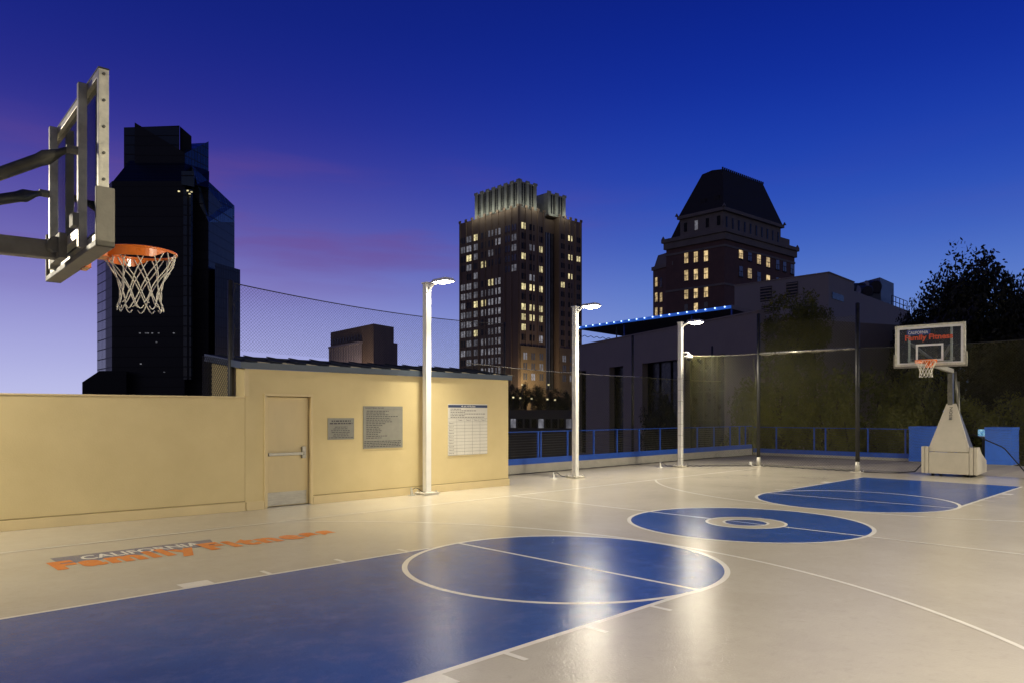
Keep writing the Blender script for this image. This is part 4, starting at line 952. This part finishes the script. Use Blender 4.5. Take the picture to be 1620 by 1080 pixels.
# side wing
WL = Face(1062, H0*1.058, 1030, H0*1.10)
zw = zrel(424, H0*1.08)
q = [WL.a, WL.a+WL.d*WL.L, WL.a+WL.d*WL.L+HR.d*12, WL.a+HR.d*12]
q = [p + HR.d*.8 for p in q]
mb = MB(); mb.hexa([(p.x, p.y) for p in q], -14, zw); mb.build('side_wing', m_brick, ht)
cc_ = sum(q, Vector((0, 0, 0)))/4
mb = MB(); mb.hexa([tuple((cc_+(p-cc_)*1.07)[:2]) for p in q], zw+.002, zw+.9); mb.hexa([tuple((cc_+(p-cc_)*.96)[:2]) for p in q], zw+.9, zw+4.0, [tuple((cc_+(p-cc_)*.8)[:2]) for p in q]); mb.build('wing_roof', m_stone, ht)
WL.a = WL.a + HR.d*.8
for px, rows in ((1038.4, (446.5, 470.5, 494)), (1046, (446.5, 470.5, 494)), (1058, (444, 468, 492))):
    s, _ = WL.sz(px, 470)
    for i, yy in enumerate(rows):
        z = WL.sz(px, yy)[1]; fwindow(ht, WL, s, z, .78, 2.3, m_winwarm if px < 1050 and not (px > 1040 and i == 0) else m_win, .08, False, m_stone)
for px in (1085.8, 1101, 1117):
    for i, yy in enumerate((407, 434.5, 463.5, 488)):
        s, z = HL.sz(px, yy - (px-1101)*.10); lit_ = i < 3 or px == 1101
        fwindow(ht, HL, s, z, .98, 2.5, m_winwarm if lit_ else m_win, .08, False, m_stone)
for px, y0, ls in ((1172, 401.5, (1, 0)), (1186, 405, (0, 1)), (1200.5, 410.5, (1, 0)), (1215, 415.5, (1, 1)), (1230, 419, (0, 0)), (1241, 422, (0, 0)), (1253, 426, (0, 0))):
    for i in range(2):
        s, z = HR.sz(px, y0+i*28); fwindow(ht, HR, s, z, 1.5, 2.4, m_winwarm if ls[i] else m_win, .08, False, m_mullion)
# rooftop plant building (pale) behind the trees
eb = rootat('plaster_building', 'pale plaster building with louvres and rooftop plant, right of the hotel', 'building', 1311, 66)
E0 = 60; EL = Face(1311, E0, 1162, 66.3); ER = Face(1311, E0, 1440, 77.5)
ec = EL.a
def eq(a0, a1, b0, b1): return [tuple((ec + EL.d*a + ER.d*b_)[:2]) for a, b_ in ((a0, b0), (a1, b0), (a1, b1), (a0, b1))]
zE = zrel(432, E0); zE2 = zrel(446, E0); bp_ = ER.sz(1351, 445)[0]
mb = MB(); mb.hexa(eq(0, EL.L, 0, bp_), -14, zE); mb.hexa(eq(0, EL.L, bp_, ER.L), -14, zE2); mb.build('walls', m_greypale, eb)
mb = MB(); mb.hexa(eq(-.06, EL.L+.06, -.06, bp_+.06), zE+.002, zE+.1); mb.build('coping', m_grey, eb)
q0, q1 = ER.sz(1352, 445)[0]+.3, ER.sz(1412, 450)[0]
mb = MB(); P_ = [at(1351.5, HY, 78), at(1392, HY, 74), at(1414, HY, 77.5), at(1380, HY, 84)]; mb.hexa([(p.x, p.y) for p in P_], zE2, zrel(439, 74)); mb.build('stair_house', m_hvac, eb)
for (x0, x1, y0, y1) in ((1203, 1221, 455, 476), (1244, 1262, 448, 469), (1205, 1225, 483, 495)):
    a, z1 = EL.sz(x0, y0); b_, z0 = EL.sz(x1, y1); mb = MB(); EL.box(mb, min(a, b_), max(a, b_), z0, z1, .003, .04); lv = mb.build('louvre', m_louvre, eb)
    mb = MB()
    for i in range(5): z = lerp(z0, z1, (i+.5)/5); EL.box(mb, min(a, b_), max(a, b_), z-.04, z+.04, .042, .1)
    mb.build('louvre_blade', m_grey, lv)
a, z1 = ER.sz(1316, 462); b_, z0 = ER.sz(1334, 478); mb = MB(); ER.box(mb, a, b_, z0, z1, .003, .05); mb.build('panel_window', m_darkgl, eb)
for (px, d_, rr2, yy) in ((1362, 71, .55, 457), (1384, 72, .75, 456), (1372, 70, .6, 462)):
    p = at(px, yy, d_); hv = rootat('rooftop_fan_unit', {1362: 'small round fan unit on the plaster building roof, leftmost', 1384: 'largest round fan unit on the plaster building roof', 1372: 'low round fan unit between its two neighbours on the roof'}[px], 'fan unit', px, d_)
    hv.location = (p.x, p.y, zE2)
    mb = MB(); mb.tube([p-RT*.9, p+RT*.3], rr2, 16); mb.build('drum', m_hvac, hv, smooth=False)
    mb = MB(); mb.tube([p+RT*.301-FW*.0, p+RT*.36], rr2*.8, 16); mb.build('fan_grille', m_louvre, hv)
    mb = MB(); mb.tube([p-FW*(rr2*.7)-RT*.3, p-FW*(rr2+.15)-RT*.3], rr2*.75, 16); mb.build('fan_mouth', m_louvre, hv)
    mb = MB(); mb.hexa([tuple((p+RT*i*.4+FW*j*.4)[:2]) for i, j in ((-1, -1), (1, -1), (1, 1), (-1, 1))], zE2, p.z-rr2*.6); mb.build('stand', m_hvac, hv)
rl_ = rootat('roof_guard_rail', 'thin rooftop guard rail at the right end of the plaster building', 'railing', 1425, 77)
a, b_ = ER.sz(1416, 470)[0], ER.L
for i in range(5):
    s = lerp(a, b_, i/4); p = ER.a + ER.d*s - ER.n*.3; mb = MB(); mb.tube([(p.x, p.y, zE2), (p.x, p.y, zE2+1.1)], .04, 6); mb.build('rail_post', m_hvac, rl_)
for zz in (.55, 1.1):
    p, q_ = ER.a + ER.d*a - ER.n*.3, ER.a + ER.d*b_ - ER.n*.3; mb = MB(); mb.tube([(p.x, p.y, zE2+zz), (q_.x, q_.y, zE2+zz)], .035, 6); mb.build('guard_bar', m_hvac, rl_)

# neighbouring building behind the side fence, with LED canopy
nb = rootat('grey_neighbour_building', 'grey neighbouring building with tall dark window bays behind the side fence', 'building', 1050, 56)
CF = Face(1200, 45.2, 905, 69.5); CS = Face(1200, 45.2, 1230, 50)
zC = CAM.z + 6.3
opens = [(913, 927, 571), (964, 986, 570), (1016, 1072, 566), (1083, 1146, 561)]
zb_ = -2.0; edges = []
def cs(px): return CF.sz(px, 620)[0]
xs = sorted([(min(cs(a), cs(b_)), max(cs(a), cs(b_)), zrel(y, 55)) for a, b_, y in opens])
cur = 0; mb = MB(); ztopo = zrel(566, 52)
for s0, s1_, zt_ in xs:
    CF.box(mb, cur, s0, -14, ztopo, -.5, 0); CF.box(mb, s0, s1_, -14, zb_, -.5, 0); cur = s1_
CF.box(mb, cur, CF.L, -14, ztopo, -.5, 0); CF.box(mb, 0, CF.L, ztopo, zC, -.5, 0); CF.box(mb, 0, CF.L, -14, zC-.3, -12, -.9)
P_ = [CF.a + CF.d*s - CF.n*t for s, t in ((0, .9), (0, 12))]
mb.build('walls', m_grey, nb)
mb = MB(); CF.box(mb, 0, CF.L, zC+.002, zC+.1, -.55, .06); mb.build('coping', m_grey, nb)
for i, (s0, s1_, zt_) in enumerate(xs):
    mb = MB(); CF.box(mb, s0, s1_, zb_, ztopo, -.88, -.6); wn_ = mb.build('window_bay', m_darkgl, nb)
    n = max(1, round((s1_-s0)/1.6)); mb = MB()
    for k in range(n+1): s = lerp(s0+.06, s1_-.06, k/n); CF.box(mb, s-.05, s+.05, zb_, ztopo, -.598, -.5)
    for z in (1.2, 3.2): CF.box(mb, s0+.12, s1_-.12, z, z+.08, -.598, -.52)
    mb.build('mullion', m_mullion, wn_)
cn = rootat('led_canopy', 'dark roof canopy edged with blue strip lights behind the farthest light poles', 'canopy', 1040, 60)
KA, KB, KC, KD = [at(px, HY, d_) for px, d_ in ((914, 68.5), (1157, 54.9), (1201, 59), (1000, 76))]
zK = 9.7
mb = MB(); mb.hexa([(p.x, p.y) for p in (KA, KB, KC, KD)], zK-.12, zK+.1); mb.build('canopy_slab', m_conc, cn)
d_ = (KB-KA); L_ = d_.length; d_ = d_.normalized(); n_ = Vector((d_.y, -d_.x, 0)); n_ = n_ if n_.dot(FW) < 0 else -n_
mb = MB(); mid_ = (KA+KB)/2 + n_*.07; mb.obox((mid_.x, mid_.y, zK), d_, n_, Z, L_/2, .06, .11); mb.build('edge_strip', m_ledstrip, cn)
for i in range(19):
    p = KA + d_*(L_*(i+.5)/19) + n_*.2; mb = MB(); mb.obox((p.x, p.y, zK+.04), d_, n_, Z, .045, .03, .045); mb.build('led_lamp', m_led, cn)
mb = MB(); d2 = (KC-KB).normalized(); n2 = Vector((d2.y, -d2.x, 0)); n2 = n2 if n2.dot(FW) < 0 else -n2; m2 = (KB+KC)/2+n2*.05; mb.obox((m2.x, m2.y, zK), d2, n2, Z, (KC-KB).length/2, .04, .15); mb.build('side_fascia', m_grey, cn)
for px, dd in ((985, 64.4), (1092, 58.3), (1155, 54.9), (973, 66)):
    p = at(px, HY, dd) + Vector((0, 0, 0)); q_ = p - n_*.2; mb = MB(); mb.tube([(q_.x, q_.y, zC-.3), (q_.x, q_.y, zK-.13)], .06, 8); mb.build('canopy_post', m_brail if px > 980 else m_hvac, cn)
mb = MB(); pts = [at(lerp(918, 968, i/30), 531+5*i/30+1.2*math.sin(i*1.1), 65) for i in range(31)]; mb.tube(pts, .03, 5); tag(mb.build('canopy_cable', m_mullion), 'wavy dark cable strung under the blue lit canopy', 'cable')
# dark low block beyond the side railing
lb = rootat('dark_low_building', 'low dark building beyond the side railing, left of the grey neighbour', 'building', 860, 95)
P_ = [at(700, HY, 100), at(905, HY, 92), at(905, HY, 120), at(700, HY, 125)]
mb = MB(); mb.hexa([(p.x, p.y) for p in P_], -14, zrel(648, 95)); mb.build('block', m_conc, lb)
FLB = Face(905, 92, 700, 100)
for i in range(9):
    s = FLB.sz(812+i*11, 668)[0]; mb = MB(); FLB.box(mb, s-.35, s+.35, zrel(676, 95), zrel(662, 95), .003, .05); mb.build('window', m_darkgl if i % 4 else m_winpale, lb)
for i, (x, y) in enumerate(((812, 628), (823, 629), (841, 630), (866, 631), (878, 632), (868, 608), (826, 608))):
    p = at(x, y, 99); t = thing('street_light', ['first tiny street light past the shed edge, below the office tower', 'second tiny street light past the shed edge, lower row', 'third tiny street light in the lower row below the office tower', 'fourth tiny street light in the lower row below the office tower', 'last tiny street light in the lower row, nearest the middle light pole', 'right one of the two tiny lights at the tree tops below the office tower', 'left one of the two tiny lights at the tree tops below the office tower'][i], 'street light', (p.x, p.y, -14), 'distant street lights below the office tower')
    mb = MB(); mb.tube([(p.x, p.y, -14), (p.x, p.y, p.z-.12)], .05, 6); mb.build('pole', m_black, t)
    mb = MB(); mb.tube([p-Z*.1, p+Z*.1], .13, 8); mb.build('globe', m_winlit, t)

# ------------------------------------------------------------------ trees
def crown_mesh(seed, n_cl, leaves, size):
    rnd = random.Random(seed); mb = MB()
    cl = []
    while len(cl) < n_cl:
        p = Vector((rnd.uniform(-1, 1), rnd.uniform(-1, 1), rnd.uniform(-1, 1)))
        if p.length > 1 or p.length < .25: continue
        cl.append((p*rnd.uniform(.75, 1.0), rnd.uniform(.16, .34)))
    for c_, r_ in cl:
        for _ in range(leaves):
            q = Vector((rnd.gauss(0, 1), rnd.gauss(0, 1), rnd.gauss(0, .8))); q = q.normalized()*r_*(rnd.random()**.4) + c_
            a = Vector((rnd.gauss(0, 1), rnd.gauss(0, 1), rnd.gauss(0, .6))).normalized(); b_ = a.cross(Vector((rnd.gauss(0, 1), rnd.gauss(0, 1), rnd.gauss(0, 1)))).normalized(); s = size*rnd.uniform(.6, 1.3)
            n = len(mb.v); mb.v += [tuple(q-a*s), tuple(q+b_*s*.45), tuple(q+a*s), tuple(q-b_*s*.45)]; mb.f.append((n, n+1, n+2, n+3))
    me = bpy.data.meshes.new('crown'); me.from_pydata(mb.v, [], mb.f); return me, cl
variants = [crown_mesh(s, 70, 120, .042) for s in (1, 2, 3)]
dense = crown_mesh(9, 170, 150, .04)
def tree(label, px, ytop, d, rx, rz, mat=None, vi=0, name='leafy_tree', group='trees beyond the far railing'):
    p = at(px, HY, d); ztop = zrel(ytop, d); cz = ztop - rz
    t = thing(name, label, 'tree', (p.x, p.y, -14), group)
    me, cl = dense if (mat is m_leafdk and rz > 4) else variants[vi % 3]; me = me.copy(); me.materials.clear(); me.materials.append(mat or m_leaf)
    o = bpy.data.objects.new('crown', me); col.objects.link(o); o.parent = t; o.location = (0, 0, cz+14); o.scale = (rx, rx, rz); o.rotation_euler = (0, 0, px*.37); o['kind'] = 'stuff'
    mb = MB(); rt = .05*rz+.1; mb.tube([(p.x, p.y, -14), (p.x+.1, p.y, (-14+cz)/2), (p.x, p.y, cz-rz*.4), (p.x+.1, p.y+.1, cz+rz*.5)], [rt*1.4, rt, rt*.7, rt*.2], 8); mb.build('trunk', m_bark, t, smooth=True)
    for c_, r_ in cl[:10]:
        ca, sa = math.cos(px*.37), math.sin(px*.37); q = Vector((c_.x*ca-c_.y*sa, c_.x*sa+c_.y*ca, c_.z)); e = Vector((p.x+q.x*rx, p.y+q.y*rx, cz+q.z*rz)); st = Vector((p.x, p.y, cz-rz*.55+.3*rz*random.random()))
        mb = MB(); mb.tube([st, lerp(st, e, .5)+Z*.1*rz, e], [rt*.35, rt*.2, rt*.06], 5); mb.build('limb', m_bark, t)
    return t
tree('olive green tree rising highest just right of the left black net post', 1255, 458, 38, 1.7, 2.6, vi=0)
tree('second crown beside the tallest one, in front of the pale louvred wall', 1286, 466, 39, 1.1, 2.2, vi=1)
tree('wide olive tree low behind the bright pipe', 1232, 560, 33, 1.9, 3.0, vi=1)
tree('rounded olive tree under the bright pipe, left of the second black post', 1308, 568, 32, 1.7, 3.0, vi=2)
tree('broad tree behind the far hoop net, right of the second black post', 1392, 580, 34, 2.0, 3.2, vi=0)
tree('bushy tree directly behind the far backboard', 1462, 560, 33, 1.8, 3.2, vi=1)
tree('low bright bush behind the left blue box', 1425, 640, 29.5, 1.1, 1.7, vi=2)
tree('low bush between the two blue boxes', 1545, 625, 29.5, 1.3, 2.0, vi=0)
tree('low bush behind the right blue box', 1604, 620, 30, 1.3, 2.1, vi=1)
tree('low bush behind the railing, left of the second black post', 1345, 645, 31, 1.1, 1.8, vi=2)
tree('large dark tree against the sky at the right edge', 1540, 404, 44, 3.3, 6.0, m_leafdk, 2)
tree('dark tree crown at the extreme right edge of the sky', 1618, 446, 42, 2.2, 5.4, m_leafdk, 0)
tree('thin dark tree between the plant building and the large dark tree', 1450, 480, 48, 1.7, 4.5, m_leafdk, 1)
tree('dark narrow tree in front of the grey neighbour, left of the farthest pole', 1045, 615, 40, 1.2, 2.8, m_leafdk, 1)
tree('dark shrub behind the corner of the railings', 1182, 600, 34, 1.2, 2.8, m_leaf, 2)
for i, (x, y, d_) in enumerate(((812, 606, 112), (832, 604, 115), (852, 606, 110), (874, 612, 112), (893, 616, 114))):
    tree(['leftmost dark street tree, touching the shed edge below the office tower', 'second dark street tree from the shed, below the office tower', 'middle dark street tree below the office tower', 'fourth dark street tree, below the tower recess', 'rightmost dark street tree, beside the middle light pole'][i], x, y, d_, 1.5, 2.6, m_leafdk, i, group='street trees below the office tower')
for o in bpy.data.objects:
    if '_local' in o: del o['_local']
